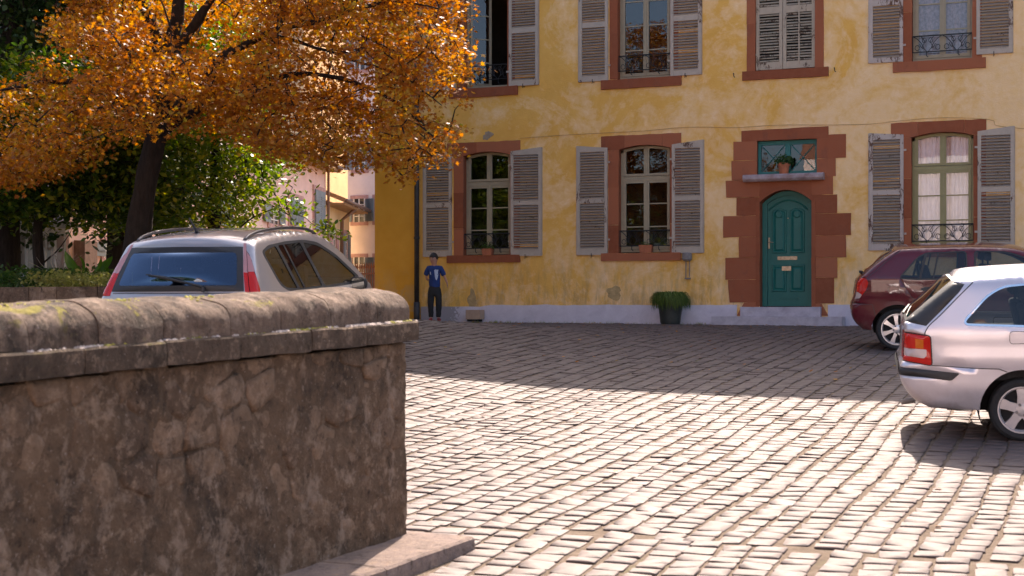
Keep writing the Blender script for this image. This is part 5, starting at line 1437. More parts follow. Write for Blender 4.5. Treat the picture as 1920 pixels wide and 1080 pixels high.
# ---- silver hatchback at the right edge; x is measured from the rear axle, z from the ground
ctrl = [(-.74, .27), (-.88, .345), (-.965, .46), (-1.0, .56), (-.995, .635), (-.965, .70), (-.955, .84), (-.952, .965), (-.945, 1.02), (-.80, 1.145), (-.66, 1.262), (-.555, 1.345), (-.47, 1.378), (-.25, 1.400), (.1, 1.415), (.6, 1.415), (1.05, 1.385), (1.25, 1.33), (1.6, 1.13), (1.95, .95), (2.3, .90), (2.65, .84), (2.85, .74), (2.93, .58), (2.92, .42), (2.8, .27)]
prof = catmull(ctrl, 4)
def Ws(x, z):
    y = .80-.10*sm(-.35, -1.05, x)**1.3*1.2-.22*sm(1.9, 3.0, x)**1.5
    y -= max(0, z-.93)*.30; y -= max(0, .45-z)*.20; y += .012*math.exp(-((z-.70)/.06)**2)
    return y
car = Car('silver_car', 'silver hatchback with its tail in view at the right edge of the square', prof, Ws, .085, lambda u, x, z: .055-.043*sm(1.40, 1.15, z)*sm(0, -.5, x), m_paint('silver_paint', (.63, .61, .66), .55, .30), [(0, .272, .345), (2.38, .272, .345)], .27, .055)
winp = roundpoly([(-.470, 1.010), (-.265, 1.235), (-.14, 1.305), (.1, 1.325), (1.05, 1.315), (1.75, .985), (.2, .985)], [.05, .2, .12, .1, .1, .06, .1], 5)
wino = offset_poly(winp, -.018)
lamp = roundpoly([(-.985, .925), (-.745, .897), (-.735, .652), (-.985, .690)], [.01, .02, .02, .01], 3)
lampo = offset_poly(lamp, -.010)
strip_ = roundpoly([(-1.02, .628), (-.505, .588), (-.575, .522), (-1.02, .560)], [.0, .02, .02, 0], 3)
SR = [('amber', [(-.865, .875), (-.80, .868), (-.80, .79), (-.865, .795)]), ('clear', roundpoly([(-.99, .795), (-.86, .79), (-.775, .785), (-.775, .73), (-.80, .71), (-.99, .735)], .008, 2)), ('lamp', lamp), ('gap', lampo), ('strip', strip_),
      ('gap', gapline([(-.735, .650), (-.35, .628), (-.19, .624), (-.125, .598)], .008)),
      ('gap', gapline(catmull([(-.385, 1.352), (-.50, 1.24), (-.66, 1.075), (-.75, .99), (-.785, .93), (-.785, .915)], 5), .009)),
      ('gap', [(a, b) for a, b in gapline(roundpoly([(-.103, .94), (.16, .935), (.16, .84), (-.103, .835)], .03, 4)+[(-.103, .92)], .005)]),
      ('gap', gapline([(.35, .985), (.36, .60), (.30, .45), (.34, .30)], .006)), ('gap', gapline([(1.42, .99), (1.45, .5), (1.40, .30)], .006)),
      ('window', winp), ('chrome', wino),
      ('tailglass', [(-1.0, 1.028), (-.775, .985), (-.50, 1.27), (-.455, 1.335), (-.60, 1.36)])]
SS = {'amber': ('tail_light_amber', M_LAMB, .004, 0), 'clear': ('tail_light_clear', M_LCLR, .004, 0), 'lamp': ('tail_light', M_LRED, .004, 0), 'gap': ('body', None, -.003, 1), 'strip': ('bumper_strip', M_BLACKP, .010, 0), 'window': ('side_window', M_CGLASS, -.006, 0), 'chrome': ('window_trim', M_CHROME, .003, 0), 'tailglass': ('rear_window', M_BLACKP, -.002, 0)}
ua, ub = car.uat(-.945, 1.025), car.uat(-.52, 1.358)
uc, ud = car.uat(-.955, .93), car.uat(-.96, .70)
ue, uf = car.uat(1.27, 1.32), car.uat(1.93, .955); ug, uh = car.uat(-1.0, .556), car.uat(-1.0, .628)
ST = [('glass', roundpoly([(ua+.03, -.90), (ub-.03, -.88), (ub-.03, .88), (ua+.03, .90)], .05, 4)), ('black', [(ua, -1.0), (ub, -1.0), (ub, 1.0), (ua, 1.0)]), ('lamp', [(ud, -1), (uc, -1), (uc, -.72), (ud, -.72)]), ('lamp2', [(ud, 1), (uc, 1), (uc, .72), (ud, .72)]),
      ('strip', [(ug, -1), (uh, -1), (uh, 1), (ug, 1)]), ('screen', roundpoly([(ue, -.92), (uf, -.92), (uf, .92), (ue, .92)], .05, 4)), ('plate', [(.62, -.36), (.73, -.36), (.73, .36), (.62, .36)])]
TS = {'glass': ('rear_window', M_CGLASS, -.001, 0), 'black': ('window_surround', M_BLACKP, .0, 0), 'lamp': ('tail_light', M_LRED, .004, 0), 'lamp2': ('tail_light', M_LRED, .004, 0), 'strip': ('bumper_strip', M_BLACKP, .010, 0), 'screen': ('windscreen', M_CGLASS, -.004, 0)}
car.build(SR, SS, ST[:-1], TS)
cabin(car, -.72, 1.9, .90, .60)
for y in (-.35, .35): seat(car, .12, y, .72, .5, .42); seat(car, .95, y, .62, .48, .52)
for x in (0, 2.38):
    for sg in (-1, 1): wheel(car, x, sg*.66, sg, .268, .198, .18, 5, M_COVER, True, pi/2)
mb = MB(); mb.tube([(1.15, -.3+.17*cos(a), .98+.17*sin(a)) for a in np.linspace(0, 2*pi, 20)], .014, 6); mb.build('steering_wheel', M_BLACKP, car.root, True)
mb = MB(); mb.tube(catmull([tuple(car.strip(ua+u_, v_)[0]+Vector((-.008, 0, .004))) for u_, v_ in ((.02, 0), (.05, .25), (.10, .6))], 4), .010, 5); mb.build('rear_wiper', M_BLACKP, car.root)
mb = MB(); mb.tube([(-.86, -.35, .30), (-.98, -.36, .285)], .025, 8); mb.build('exhaust', M_GREYM, car.root)
mirror(car, 1.55, -1, .80, 1.0, car.paint); mirror(car, 1.55, 1, .80, 1.0, car.paint)
p = ray(1910)*12.6; x_, y_ = CAM.x+p.x, CAM.y+p.y
HS = YAW-radians(13.2)                            # heading: rear turned slightly to the viewer
def place(car, px, depth, heading, ax=0.0, wb=2.38, ysd=-.66, lift=0):
    """Set the car so that its near rear tyre stands at the given column and depth, on the sloping square."""
    r = ray(px)*depth; c, s = cos(heading), sin(heading)
    ox, oy = CAM.x+r.x-(ax*c-ysd*s), CAM.y+r.y-(ax*s+ysd*c)
    f = Vector((c, s)); l = Vector((-s, c)); o = Vector((ox, oy))
    zc = lambda a, b: gz(*(o+f*a+l*b))+.012
    rear = (zc(0, -.66)+zc(0, .66))/2; frt = (zc(wb, -.66)+zc(wb, .66))/2; rl_ = (zc(0, .66)-zc(0, -.66)+zc(wb, .66)-zc(wb, -.66))/2
    car.root.location = (ox, oy, rear+lift); car.root.rotation_euler = (math.atan2(rl_, 1.32), -math.atan2(frt-rear, wb), heading)
place(car, 1915, 12.7, HS)
silver = car

# ---- dark red hatchback by the house
ctrl = [(-.45, .28), (-.55, .37), (-.605, .48), (-.61, .60), (-.575, .68), (-.545, .80), (-.535, .92), (-.475, 1.02), (-.34, 1.15), (-.18, 1.27), (-.01, 1.375), (.12, 1.395), (.5, 1.408), (1.0, 1.41), (1.4, 1.395), (1.7, 1.345), (2.1, 1.17), (2.45, .99), (2.75, .94), (3.05, .86), (3.2, .74), (3.25, .55), (3.22, .38), (3.1, .28)]
prof = catmull(ctrl, 4)
def Wr(x, z):
    y = .82-.12*sm(-.15, -.70, x)**1.3-.22*sm(2.3, 3.3, x)**1.5
    y -= max(0, z-.98)*.30; y -= max(0, .45-z)*.20; y += .010*math.exp(-((z-.80)/.05)**2); return y
car = Car('red_car', 'dark red hatchback parked against the house behind the silver car', prof, Wr, .085, lambda u, x, z: .055-.043*sm(1.40, 1.15, z)*sm(.1, -.3, x), m_paint('dark_red_paint', (.095, .004, .012), .0, .35), [(0, .288, .345), (2.45, .288, .345)], .28, .06)
winp = roundpoly([(.045, 1.000), (.27, 1.255), (.385, 1.320), (.905, 1.335), (.905, .985), (.25, .985)], [.03, .1, .06, .04, .03, .03], 5)
winf = roundpoly([(1.035, 1.335), (1.42, 1.325), (1.70, 1.24), (2.02, 1.04), (1.98, .985), (1.035, .985)], [.03, .08, .15, .05, .03, .03], 5)
lamp = roundpoly([(-.60, .975), (-.50, 1.0), (-.41, .99), (-.385, .93), (-.41, .84), (-.50, .72), (-.62, .70), (-.62, .86)], .02, 3)
wl = [(a, b) for a, b in [(-.62, .83), (-.52, .80), (-.47, .77), (-.50, .72), (-.62, .70)]]
SR = [('clear', roundpoly(wl, .012, 2)), ('lamp', lamp), ('bar', gapline([(.385, 1.322), (.30, .984)], .032)), ('bar2', gapline([(.545, 1.33), (.475, .984)], .022)),
      ('window', winp), ('windowf', winf), ('gap', offset_poly(winp, -.02)), ('gap', offset_poly(winf, -.02)),
      ('handle', roundpoly([(.30, .845), (.36, .87), (.47, .865), (.50, .835), (.40, .815), (.33, .82)], .015, 3)),
      ('gap', gapline([(.03, 1.0), (.11, .86), (.19, .73), (.30, .62)], .007)), ('gap', gapline([(.97, .98), (.96, .55), (.97, .30)], .007)), ('gap', gapline([(2.03, .98), (2.05, .5), (2.03, .30)], .007)),
      ('gap', gapline([(-.63, .655), (-.48, .64), (-.33, .632), (-.29, .47)], .008)), ('gap', gapline([(-.12, .86), (-.06, .90), (.02, .86), (.03, .79), (-.05, .76), (-.12, .80), (-.12, .855)], .004)),
      ('gap', gapline([(-.40, 1.0), (-.28, 1.10), (-.05, 1.30), (.06, 1.372)], .008))]
SS = {'clear': ('tail_light_clear', M_LCLR, .006, 0), 'lamp': ('tail_light', M_LRED, .006, 0), 'bar': ('window_bar', M_BLACKP, .0, 0), 'bar2': ('window_bar', M_BLACKP, .0, 0), 'window': ('side_window', M_CGLASS, -.006, 0), 'windowf': ('front_window', M_CGLASS, -.006, 0), 'gap': ('body', None, -.003, 1), 'handle': ('door_handle', M_BLACKP, .022, 0)}
ua, ub = car.uat(-.46, 1.035), car.uat(-.03, 1.365); uc, ud = car.uat(-.52, .96), car.uat(-.575, .70); ue, uf = car.uat(1.74, 1.33), car.uat(2.42, 1.0)
ST = [('glass', roundpoly([(ua+.02, -.86), (ub-.02, -.84), (ub-.02, .84), (ua+.02, .86)], .05, 4)), ('black', [(ua, -.92), (ub, -.92), (ub, .92), (ua, .92)]), ('lamp', [(ud, -1), (uc, -1), (uc, -.74), (ud, -.74)]), ('lamp2', [(ud, 1), (uc, 1), (uc, .74), (ud, .74)]), ('screen', roundpoly([(ue, -.92), (uf, -.92), (uf, .92), (ue, .92)], .05, 4))]
TS = {'glass': ('rear_window', M_CGLASS, -.001, 0), 'black': ('window_surround', M_BLACKP, 0, 0), 'lamp': ('tail_light', M_LRED, .006, 0), 'lamp2': ('tail_light', M_LRED, .006, 0), 'screen': ('windscreen', M_CGLASS, -.004, 0)}
car.build(SR, SS, ST, TS)
cabin(car, -.3, 2.35, .93, .60)
for y in (-.35, .35): seat(car, .42, y, .72, .5, .45); seat(car, 1.3, y, .62, .48, .54)
for x in (0, 2.45):
    for sg in (-1, 1): wheel(car, x, sg*.68, sg, .288, .215, .19, 7, M_ALLOY, False, pi/2+.1)
mb = MB(); mb.tube([(-.44, .0, 1.045), (-.475, .0, 1.065), (-.475, .0, 1.085)], .022, 8); mb.build('wiper_pivot', M_BLACKP, car.root, True)
mirror(car, 2.0, -1, .82, 1.02, car.paint); mirror(car, 2.0, 1, .82, 1.02, car.paint)
place(car, 1682, 20.6, YAW-radians(12), 0, 2.45, -.68)

# ---- grey estate behind the wall
ctrl = [(.06, .32), (.0, .45), (-.02, .60), (.02, .75), (.05, .90), (.075, 1.05), (.10, 1.14), (.20, 1.32), (.31, 1.50), (.38, 1.575), (.55, 1.615), (1.0, 1.645), (1.6, 1.65), (2.1, 1.615), (2.45, 1.54), (2.9, 1.31), (3.28, 1.04), (3.55, .90), (3.85, .79), (3.98, .70), (4.0, .52), (3.94, .32)]
prof = catmull(ctrl, 4)
def Wg(x, z):
    y = .905-.02*sm(.55, -.05, x)**1.4-.20*sm(3.1, 4.1, x)**1.5
    y -= max(0, z-.98)*.33; y -= max(0, .5-z)*.18; y += .012*math.exp(-((z-.93)/.06)**2); return y
car = Car('grey_car', 'grey estate car with roof rails seen from behind over the stone wall', prof, Wg, .065, lambda u, x, z: .05+.055*sm(1.62, 1.45, z)*sm(.7, .4, x), m_paint('grey_mauve_paint', (.43, .405, .41), .55, .30), [(.78, .31, .36), (3.22, .31, .36)], .31, .055)
q1 = roundpoly([(.55, 1.46), (.72, 1.50), (.90, 1.515), (1.10, 1.06), (.83, 1.08), (.72, 1.14)], [.05, .03, .03, .03, .08, .06], 4)
q2 = roundpoly([(.965, 1.52), (1.58, 1.53), (1.80, 1.04), (1.165, 1.055)], [.03, .03, .03, .03], 4)
q3 = roundpoly([(1.66, 1.525), (2.05, 1.48), (2.45, 1.34), (2.90, 1.08), (2.80, 1.03), (1.88, 1.035)], [.03, .1, .1, .05, .04, .03], 4)
allw = roundpoly([(.50, 1.475), (.72, 1.532), (1.2, 1.556), (1.7, 1.556), (2.08, 1.515), (2.50, 1.365), (3.02, 1.07), (2.85, 1.0), (1.8, 1.01), (.84, 1.045), (.68, 1.12)], [.06, .05, .05, .1, .1, .1, .05, .05, .05, .1, .06], 4)
SR = [('bar', gapline([(1.12, 1.525), (1.30, 1.055)], .035)), ('window', q1), ('window2', q2), ('window3', q3), ('frame', allw),
      ('lampr', [(-.05, 1.285), (.205, 1.285), (.185, 1.12), (.15, 1.05), (-.05, 1.05)]), ('lampp', [(-.05, 1.60), (.33, 1.55), (.27, 1.42), (.215, 1.285), (-.05, 1.285)]),
      ('gap', gapline([(.20, 1.05), (.155, .9), (.15, .7)], .007)), ('gap', gapline([(.33, 1.56), (.26, 1.40), (.21, 1.27), (.18, 1.1), (.16, 1.045)], .010)),
      ('gap', gapline([(1.86, 1.01), (1.86, .6), (1.86, .35)], .006)), ('gap', gapline([(.95, 1.03), (1.10, .75)], .006))]
SS = {'bar': ('window_bar', M_BLACKP, 0, 0), 'window': ('quarter_window', M_CGLASS, -.006, 0), 'window2': ('rear_door_window', M_CGLASS, -.006, 0), 'window3': ('front_door_window', M_CGLASS, -.006, 0), 'frame': ('window_frame', M_BLACKP, .001, 0), 'lampr': ('tail_light', M_LRED, .005, 0), 'lampp': ('tail_light_upper', M_LPINK, .004, 0), 'gap': ('body', None, -.003, 1)}
ua, ub = car.uat(.085, 1.09), car.uat(.335, 1.535); uc, um, ud = car.uat(.085, 1.05), car.uat(.19, 1.285), car.uat(.37, 1.565); ue, uf = car.uat(2.48, 1.53), car.uat(3.32, 1.10)
ST = [('lampr', [(uc, -1), (um, -1), (um, -.945), (uc, -.935)]), ('lampr2', [(uc, 1), (um, 1), (um, .945), (uc, .935)]), ('lampp', [(um, -1), (ud, -1), (ud, -.955), (um, -.945)]), ('lampp2', [(um, 1), (ud, 1), (ud, .955), (um, .945)]),
      ('glass', roundpoly([(ua+.05, -.85), (ub-.085, -.86), (ub-.085, .86), (ua+.05, .85)], .05, 4)), ('black', [(ua, -.930), (um, -.94), (ub, -.95), (ub, .95), (um, .94), (ua, .930)]),
      ('screen', roundpoly([(ue, -.92), (uf, -.92), (uf, .92), (ue, .92)], .05, 4)), ('gap', gapline([(ua-.02, -.9), (ua-.02, .9)], .008))]
TS = {'lampr': ('tail_light', M_LRED, .005, 0), 'lampr2': ('tail_light', M_LRED, .005, 0), 'lampp': ('tail_light_upper', M_LPINK, .004, 0), 'lampp2': ('tail_light_upper', M_LPINK, .004, 0), 'glass': ('rear_window', M_RGLASS, .002, 0), 'black': ('window_surround', M_BLACKP, .001, 0), 'screen': ('windscreen', M_CGLASS, -.004, 0), 'gap': ('body', None, -.004, 1)}
car.build(SR, SS, ST, TS)
cabin(car, .25, 3.2, .98, .62)
for y in (-.36, .36): seat(car, 1.15, y, .74, .5, .50); seat(car, 2.05, y, .66, .5, .62)
for x in (.78, 3.22):
    for sg in (-1, 1): wheel(car, x, sg*.73, sg, .31, .22, .2, 5, M_COVER, True)
M_RAIL = simple('roof_rail_grey', (.10, .095, .10), .35, .2, 8, 0, metallic=.6)
for sg in (-1, 1):
    mb = MB(); yy = lambda x: sg*(Wg(x, 1.6)-.10)
    mb.tube(catmull([(.42, yy(.42), 1.60), (.55, yy(.55), 1.645), (.85, yy(.8), 1.680), (1.4, yy(1.4), 1.695), (1.95, yy(1.9), 1.675), (2.2, yy(2.2), 1.64), (2.34, yy(2.3), 1.60)], 5), .018, 8); mb.build('roof_rail', M_RAIL, car.root, True)
mb = MB(); mb.tube([(.62, 0.02, 1.66), (.58, .02, 1.70), (.44, .02, 1.83)], [.03, .014, .006], 8); mb.build('antenna', M_BLACKP, car.root, True)
wp = [car.strip(ua+u_, v)[0]+Vector((-.02, 0, .004)) for u_, v in ((.02, -.42), (.05, -.2), (.10, .12), (.145, .43))]
wp2 = [p+Vector((-.012, 0, .0)) for p in wp[1:]]
mb = MB(); mb.tube(wp2, [.011, .020, .006], 6); mb.tube(wp[:3], [.016, .012, .008], 6); mb.tube([wp[0]+Vector((-.01, 0, -.05)), wp[0]], .018, 6); mb.build('rear_wiper', M_BLACKP, car.root)
mirror(car, 2.72, -1, .88, 1.015, M_BLACKP); mirror(car, 2.72, 1, .88, 1.015, M_BLACKP)
mb = MB(); mb.box(.40, 2.3, -.52, .52, 1.545, 1.56); mb.box(.36, .42, -.55, .55, 1.44, 1.544); mb.build('headliner', M_SEAT, car.root)
mb = MB(); mb.box(2.98, 2.99, .10, .28, 1.10, 1.20); o = mb.build('windscreen_card', simple('pale_card', (.45, .60, .66), .7, .2, 30, 0), car.root)
def gplace(car, px, depth, heading, ysd):
    r = ray(px)*depth; c, s = cos(heading), sin(heading); ox, oy = CAM.x+r.x+ysd*s, CAM.y+r.y-ysd*c
    f = Vector((c, s)); o = Vector((ox, oy)); z0 = gz(*(o+f*.82)); z1 = gz(*(o+f*3.42))
    pit = math.atan2(z1-z0, 2.6); car.root.location = (ox, oy, z0-.82*math.sin(pit)+.012); car.root.rotation_euler = (0, -pit, heading)
gplace(car, 478, 14.9, pi/2+radians(8), -.84)
# ------------------------------------------------------------------ the boy by the downpipe
def skin(name, joints, edges, mats, parent, levels=2, root=0, fn=None):
    me = bpy.data.meshes.new(name); me.from_pydata([j[0] for j in joints], edges, []); o = ob(name, me)
    m = o.modifiers.new('s', 'SKIN'); m.use_smooth_shade = True; sub = o.modifiers.new('u', 'SUBSURF'); sub.levels = levels; sub.render_levels = levels
    sv = me.skin_vertices[0].data
    for i, j in enumerate(joints):
        r = j[1]; sv[i].radius = r if isinstance(r, tuple) else (r, r); sv[i].use_root = (i == root)
    dg = bpy.context.evaluated_depsgraph_get(); ev = o.evaluated_get(dg); nm = bpy.data.meshes.new_from_object(ev)
    bpy.data.objects.remove(o); bpy.data.meshes.remove(me)
    nm.name = name; nm.materials.clear(); nm.materials.append(mats)
    if fn:
        for v in nm.vertices: v.co = fn(v.co)
    nm.polygons.foreach_set('use_smooth', [True]*len(nm.polygons)); nm.update()
    return ob(name, nm, parent)
M_SKIN = simple('skin', (.42, .22, .15), .55, .12, 12, .1)
M_SHIRT = simple('blue_cotton', (.010, .034, .15), .85, .25, 14, .3, 60)
M_TROUS = simple('black_denim', (.012, .012, .014), .8, .3, 14, .3, 60)
M_HAIR = simple('black_hair', (.012, .009, .008), .5, .4, 30, .6, 70)
M_SHOE = simple('red_canvas', (.22, .03, .03), .75, .3, 14, .2)
M_PRINT = simple('white_print', (.42, .48, .58), .8, .15, 30, 0)
bx, by = -12.58, -1.1
boy = empty('boy', (bx, by, gz(bx, by)+.02), .34)
boy.scale = (.97, .97, .97)
tag(boy, 'boy in a blue printed t-shirt and black trousers standing beside the downpipe', 'person')
# local: faces -y, x to the right of the picture; 1.40 m tall
sh = .018
hipz, shz = .70, 1.115
J = [((0, 0, hipz), (.085, .065)), ((0, .005, .85), (.078, .058)), ((0, .0, 1.0), (.088, .062)), ((0, .005, 1.10), (.070, .05)), ((-.005, -.005, 1.155), (.044, .044)), ((-.012, -.018, 1.195), (.062, .066)), ((-.018, -.018, 1.265), (.092, .104)), ((-.020, -.008, 1.335), (.080, .090)),
     ((-.125, .005, 1.095), .040), ((-.175, .02, .98), .031), ((-.165, .035, .86), .026), ((-.10, .085, .83), .021),           # right arm bent behind the back
     ((.125, .005, 1.095), .040), ((.180, .0, .965), .031), ((.235, -.02, .84), .025), ((.265, -.035, .765), .020),             # left arm hanging out
     ((-.068, .0, .60), .064), ((-.080, -.02, .36), .046), ((-.070, .015, .10), .032), ((-.075, -.03, .045), .028), ((-.08, -.12, .03), .024),
     ((.068, .0, .60), .064), ((.085, -.01, .36), .046), ((.075, .02, .10), .032), ((.085, -.02, .045), .028), ((.115, -.11, .03), .024)]
E_ = [(0, 1), (1, 2), (2, 3), (3, 4), (4, 5), (5, 6), (6, 7), (3, 8), (8, 9), (9, 10), (10, 11), (3, 12), (12, 13), (13, 14), (14, 15), (0, 16), (16, 17), (17, 18), (18, 19), (19, 20), (0, 21), (21, 22), (22, 23), (23, 24), (24, 25)]
hd = Vector((-.018, -.014, 1.268))
body = skin('body', J, E_, M_SKIN, boy, 2, 0)
def hand(base, dirv, side, s=1.0):
    d = Vector(dirv).normalized(); u = Vector(side).normalized(); n = d.cross(u)
    b = Vector(base); JJ = [(b, (.017*s, .012*s)), (b+d*.028, (.021*s, .011*s)), (b+d*.052, (.021*s, .010*s))]; EE = [(0, 1), (1, 2)]
    for k, (off, ln) in enumerate(((-.020, .046), (-.007, .054), (.007, .052), (.019, .042))):
        st = b+d*.050+u*off; i = len(JJ); JJ += [(st, .0065), (st+d*ln*.5+n*.003, .0062), (st+d*ln+n*.014, .005)]; EE += [(2, i), (i, i+1), (i+1, i+2)]
    i = len(JJ); t0 = b+d*.022-u*.020; JJ += [(t0, .008), (t0+d*.022-u*.016, .0075), (t0+d*.040-u*.020+n*.008, .006)]; EE += [(1, i), (i, i+1), (i+1, i+2)]
    skin('hand', JJ, EE, M_SKIN, body, 1, 0)
hand((.256, -.029, .79), (.25, -.12, -1), (.3, -.9, .2)); hand((-.112, .078, .835), (.9, .35, -.1), (0, .2, 1))
# face: brows, eyes, nose, mouth and ears set into the head, turned towards the left of the picture
def on_face(a, z, r=.0):
    q = radians(a-28); return hd+Vector((sin(q)*(.078+r), -cos(q)*(.089+r), z))
mb = MB(); c = on_face(0, -.012, .004); mb.tube([on_face(0, .012, -.004), on_face(0, -.008, .004), on_face(0, -.022, .010), on_face(0, -.030, -.002)], [.007, .009, .011, .007], 8); mb.build('nose', M_SKIN, body, True)
for a in (-24, 24):
    mb = MB(); c = on_face(a, .006, -.004); mb.lathe([(.001, -.009), (.008, -.005), (.010, 0), (.008, .005), (.001, .009)], c, 10); mb.build('eye', simple('eye_white', (.5, .48, .46), .3, .1, 5, 0), body, True)
    mb = MB(); c = on_face(a-3, .006, .004); mb.lathe([(.001, -.005), (.005, -.002), (.005, .002), (.001, .005)], c, 8); mb.build('iris', M_HAIR, body, True)
    mb = MB(); mb.tube([on_face(a-13, .021, .002), on_face(a, .026, .004), on_face(a+13, .020, .002)], .004, 5); mb.build('eyebrow', M_HAIR, body, True)
mb = MB(); mb.tube([on_face(-15, -.047, -.002), on_face(0, -.049, .003), on_face(15, -.047, -.002)], [.003, .006, .003], 6); mb.build('mouth', simple('lips', (.36, .13, .11), .5, .1, 9, 0), body, True)
for a in (-90, 90):
    mb = MB(); c = on_face(a, -.005, .0); mb.lathe([(.003, -.024), (.012, -.014), (.014, .006), (.010, .018), (.003, .022)], c, 8); mb.build('ear', M_SKIN, body, True)
# hair: cap of tufts over the crown with a fringe
V = []; F_ = []; rh = np.random.RandomState(2)
mb = MB(); n1, n2 = 20, 10; vs = []
for j in range(n2+1):
    ph = pi*.60*j/n2
    for i in range(n1):
        th = 2*pi*i/n1; d = Vector((sin(ph)*cos(th), sin(ph)*sin(th), cos(ph)))
        frontness = -.47*d.x-.88*d.y
        zlim = -.012 if frontness < .30 else .040
        p = hd+Vector((d.x*.093, d.y*.104+.006, .018+d.z*.118))
        if p.z < hd.z+zlim: p.z = hd.z+zlim; p = hd+(p-hd)*1.0
        p += d*.010*noise.noise(Vector((d.x*6, d.y*6, d.z*6))); vs.append(p if j < n2 else p*1.0-(p-hd)*.12)
for j in range(n2):
    for i in range(n1): F_.append((j*n1+i, j*n1+(i+1) % n1, (j+1)*n1+(i+1) % n1, (j+1)*n1+i))
mb.add(vs, F_)
for k in range(90):
    th = rh.uniform(0, 2*pi); ph = rh.uniform(.2, pi*.55); d = Vector((sin(ph)*cos(th), sin(ph)*sin(th), cos(ph))); p = hd+Vector((d.x*.092, d.y*.104+.006, .018+d.z*.114))
    if p.z < hd.z+.05: continue
    q = p+Vector((d.x*.004, d.y*.004, -.022-.012*rh.rand())); mb.tube([p-d*.004, (p+q)/2+d*.002, q], [.009, .008, .002], 4)
mb.build('hair', M_HAIR, boy, True)
# clothes follow the body
S_ = [((0, 0, .62), (.132, .104)), ((0, .004, .80), (.124, .094)), ((0, .0, .98), (.126, .090)), ((0, .005, 1.085), (.110, .076)), ((0, .0, 1.135), (.066, .06)), ((-.125, .005, 1.085), .060), ((-.168, .014, .99), .060), ((-.184, .02, .93), .058), ((.125, .005, 1.085), .060), ((.172, .003, .985), .060), ((.198, -.001, .925), .058)]
skin_sh = skin('t_shirt', S_, [(0, 1), (1, 2), (2, 3), (3, 4), (3, 5), (5, 6), (6, 7), (3, 8), (8, 9), (9, 10)], M_SHIRT, boy, 2, 0, lambda c: c+noise.noise_vector(c*14)*.006)
T_ = [((0, 0, .78), (.110, .085)), ((0, .0, .655), (.116, .090)), ((-.070, .0, .57), (.088, .086)), ((-.082, -.02, .36), .068), ((-.073, .012, .12), .054), ((-.073, .01, .075), .055), ((.070, .0, .57), (.088, .086)), ((.087, -.01, .36), .068), ((.078, .015, .12), .054), ((.078, .012, .075), .055)]
skin('trousers', T_, [(0, 1), (1, 2), (2, 3), (3, 4), (4, 5), (1, 6), (6, 7), (7, 8), (8, 9)], M_TROUS, boy, 2, 0, lambda c: c+noise.noise_vector(c*16)*.007)
for a, b, c in (((-.072, .03, .045), (-.075, -.04, .04), (-.082, -.125, .032)), ((.078, .03, .045), (.088, -.03, .04), (.12, -.12, .032))):
    skin('shoe', [(a, (.040, .042)), (b, (.042, .038)), (c, (.036, .028))], [(0, 1), (1, 2)], M_SHOE, boy, 2, 0)
# abstract pale print on the chest, lying on the cloth
def chest(x, z): 
    return Vector((x, -.105-.018*(1-(x/.1)**2)+.03*sm(1.0, 1.12, z)*1.2, z))
from mathutils.bvhtree import BVHTree
bvh = BVHTree.FromPolygons([v.co for v in skin_sh.data.vertices], [tuple(p.vertices) for p in skin_sh.data.polygons])
def printed(poly):
    V_, F2, _ = cdt(poly, (), (), .02); vs = []
    for x, z in V_:
        h = bvh.ray_cast(Vector((x, -.6, z)), Vector((0, 1, 0))); vs.append((h[0]+Vector((0, -.004, 0))) if h[0] else Vector((x, -.12, z)))
    mb = MB(); mb.add(vs, F2); mb.build('shirt_print', M_PRINT, skin_sh, True)
printed([(.0, 1.045), (.03, 1.06), (.055, 1.05), (.085, 1.055), (.075, 1.0), (.085, .955), (.07, .89), (.048, .835), (.03, .86), (.015, .91), (.008, .97)])
printed([(-.085, 1.02), (-.07, .995), (-.062, .955), (-.075, .945), (-.088, .975)])

# ------------------------------------------------------------------ pots and the box at the foot of the wall
def foliage(name, c, n, rad, size, mat, parent, seed, droop=0, shape=OVAL):
    r = np.random.RandomState(seed); C = r.normal(0, 1, (n, 3)); C /= np.linalg.norm(C, axis=1, keepdims=True); C *= (r.rand(n, 1)**.5); C[:, 2] = np.abs(C[:, 2])-droop*(C[:, 0]**2+C[:, 1]**2)
    C = C*np.array(rad)+np.array(c); return leaves(name, C, size, shape, mat, parent, r, .2)
px_, py_ = -7.92, -.52
pot = empty('planted_pot', (px_, py_, gz(px_, py_)+.015)); tag(pot, 'dark round pot with trailing green plant standing left of the door steps', 'plant pot')
mb = MB(); mb.lathe([(.0, 0), (.175, 0), (.19, .03), (.235, .40), (.25, .41), (.25, .45), (.225, .45), (.215, .40), (.0, .395)], (0, 0, 0), 28, cap=False); mb.build('pot', simple('dark_glazed_pot', (.035, .04, .035), .5, .3, 6, .1), pot, True, 40)
M_TRAIL = m_leaf('trailing_leaf', [(0, (.04, .08, .02)), (.5, (.09, .14, .03)), (1, (.16, .21, .05))], .4)
rs2 = np.random.RandomState(12); V = []
for k in range(900):                              # thin trailing blades falling over the rim
    a = rs2.uniform(0, 2*pi); r0 = rs2.uniform(.02, .2); L = rs2.uniform(.10, .22); top = rs2.uniform(.50, .62); w_ = .006
    p0 = np.array([cos(a)*r0, sin(a)*r0, .44]); out = rs2.uniform(.24, .40); p1 = np.array([cos(a)*(r0+out)*.62, sin(a)*(r0+out)*.62, top]); p2 = np.array([cos(a+.1)*out, sin(a+.1)*out, top-L*.55]); p3 = np.array([cos(a+.15)*(out+.01), sin(a+.15)*(out+.01), top-L-.05])
    t = np.array([-sin(a), cos(a), 0])*w_
    V += [p0-t, p0+t, p1+t, p1-t, p1-t, p1+t, p2+t, p2-t, p2-t, p2+t, p3+t*.3, p3-t*.3]
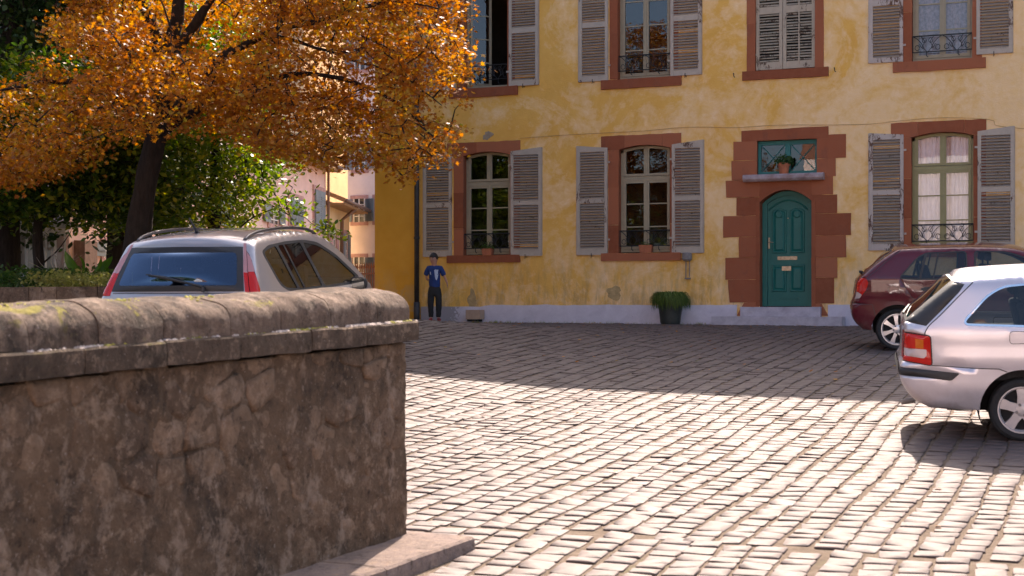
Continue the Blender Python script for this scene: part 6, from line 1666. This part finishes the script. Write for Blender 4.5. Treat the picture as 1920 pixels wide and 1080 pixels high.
V = np.array(V); ob('foliage', bulk('foliage', V, np.arange(len(V)).reshape(-1, 4), 4, M_TRAIL), pot)
foliage('foliage', (0, 0, .46), 700, (.30, .30, .17), .045, M_TRAIL, pot, 5, .1)
bx_, by_ = -12.1, -.20
bxo = empty('stone_block', (bx_, by_, gz(bx_, by_)+.03)); tag(bxo, 'small beige box on the ground against the plinth right of the boy', 'box')
mb = MB(); mb.prism(wobble([(-.155, .035), (.155, .035), (.155, .225), (-.155, .225)], .004, .1, 3), -.12, .12); mb.build('box', simple('beige_card', (.40, .28, .20), .9, .15, 6, .2), bxo)
mb = MB(); mb.box(-.13, .11, -.11, .11, -.01, .034); mb.build('foot', M_CARDARK, bxo)
def sillpot(name, label, x, y, z, w, hgt, kind, seed):
    e = empty(name, (x, y, z)); tag(e, label, 'flower pot'); mb = MB()
    if kind == 'box':
        sec = [(w/2*.85, 0), (w/2, hgt)]; v = [(-w*.43, -.06, 0), (w*.43, -.06, 0), (w*.43, .06, 0), (-w*.43, .06, 0), (-w/2, -.075, hgt), (w/2, -.075, hgt), (w/2, .075, hgt), (-w/2, .075, hgt), (-w/2+.012, -.06, hgt), (w/2-.012, -.06, hgt), (w/2-.012, .06, hgt), (-w/2+.012, .06, hgt), (-w/2+.012, -.06, hgt-.02), (w/2-.012, -.06, hgt-.02), (w/2-.012, .06, hgt-.02), (-w/2+.012, .06, hgt-.02)]
        mb.add(v, [(0,3,2,1),(0,1,5,4),(1,2,6,5),(2,3,7,6),(3,0,4,7),(4,5,9,8),(5,6,10,9),(6,7,11,10),(7,4,8,11),(8,9,13,12),(9,10,14,13),(10,11,15,14),(11,8,12,15),(12,13,14,15)])
    else: mb.lathe([(0, 0), (w*.34, 0), (w*.44, hgt*.78), (w*.5, hgt*.78), (w*.5, hgt), (w*.42, hgt), (w*.40, hgt*.9), (0, hgt*.9)], (0, 0, 0), 20, cap=False)
    mb.build('pot', M_TERRA, e, kind != 'box', 40)
    return e
e = sillpot('window_box', 'small orange planter on the sill of the window nearest the boy', -11.92, .035, 1.40, .22, .13, 'box', 1); foliage('foliage', (0, 0, .12), 160, (.16, .06, .16), .04, M_TRAIL, e, 4)
e = sillpot('window_box', 'small red clay planter on the sill left of the door', -8.57, .035, 1.40, .26, .15, 'box', 2); foliage('foliage', (.0, 0, .14), 60, (.11, .05, .10), .03, M_TRAIL, e, 6)
e = sillpot('flower_pot', 'round clay pot with green plant on the ledge over the green door', -5.86, -.03, 2.838, .24, .20, 'round', 3); foliage('foliage', (0, 0, .18), 260, (.20, .16, .20), .06, m_leaf('ledge_plant_leaf', [(0, (.02, .055, .02)), (.7, (.06, .12, .035)), (1, (.20, .24, .12))], .4), e, 9)
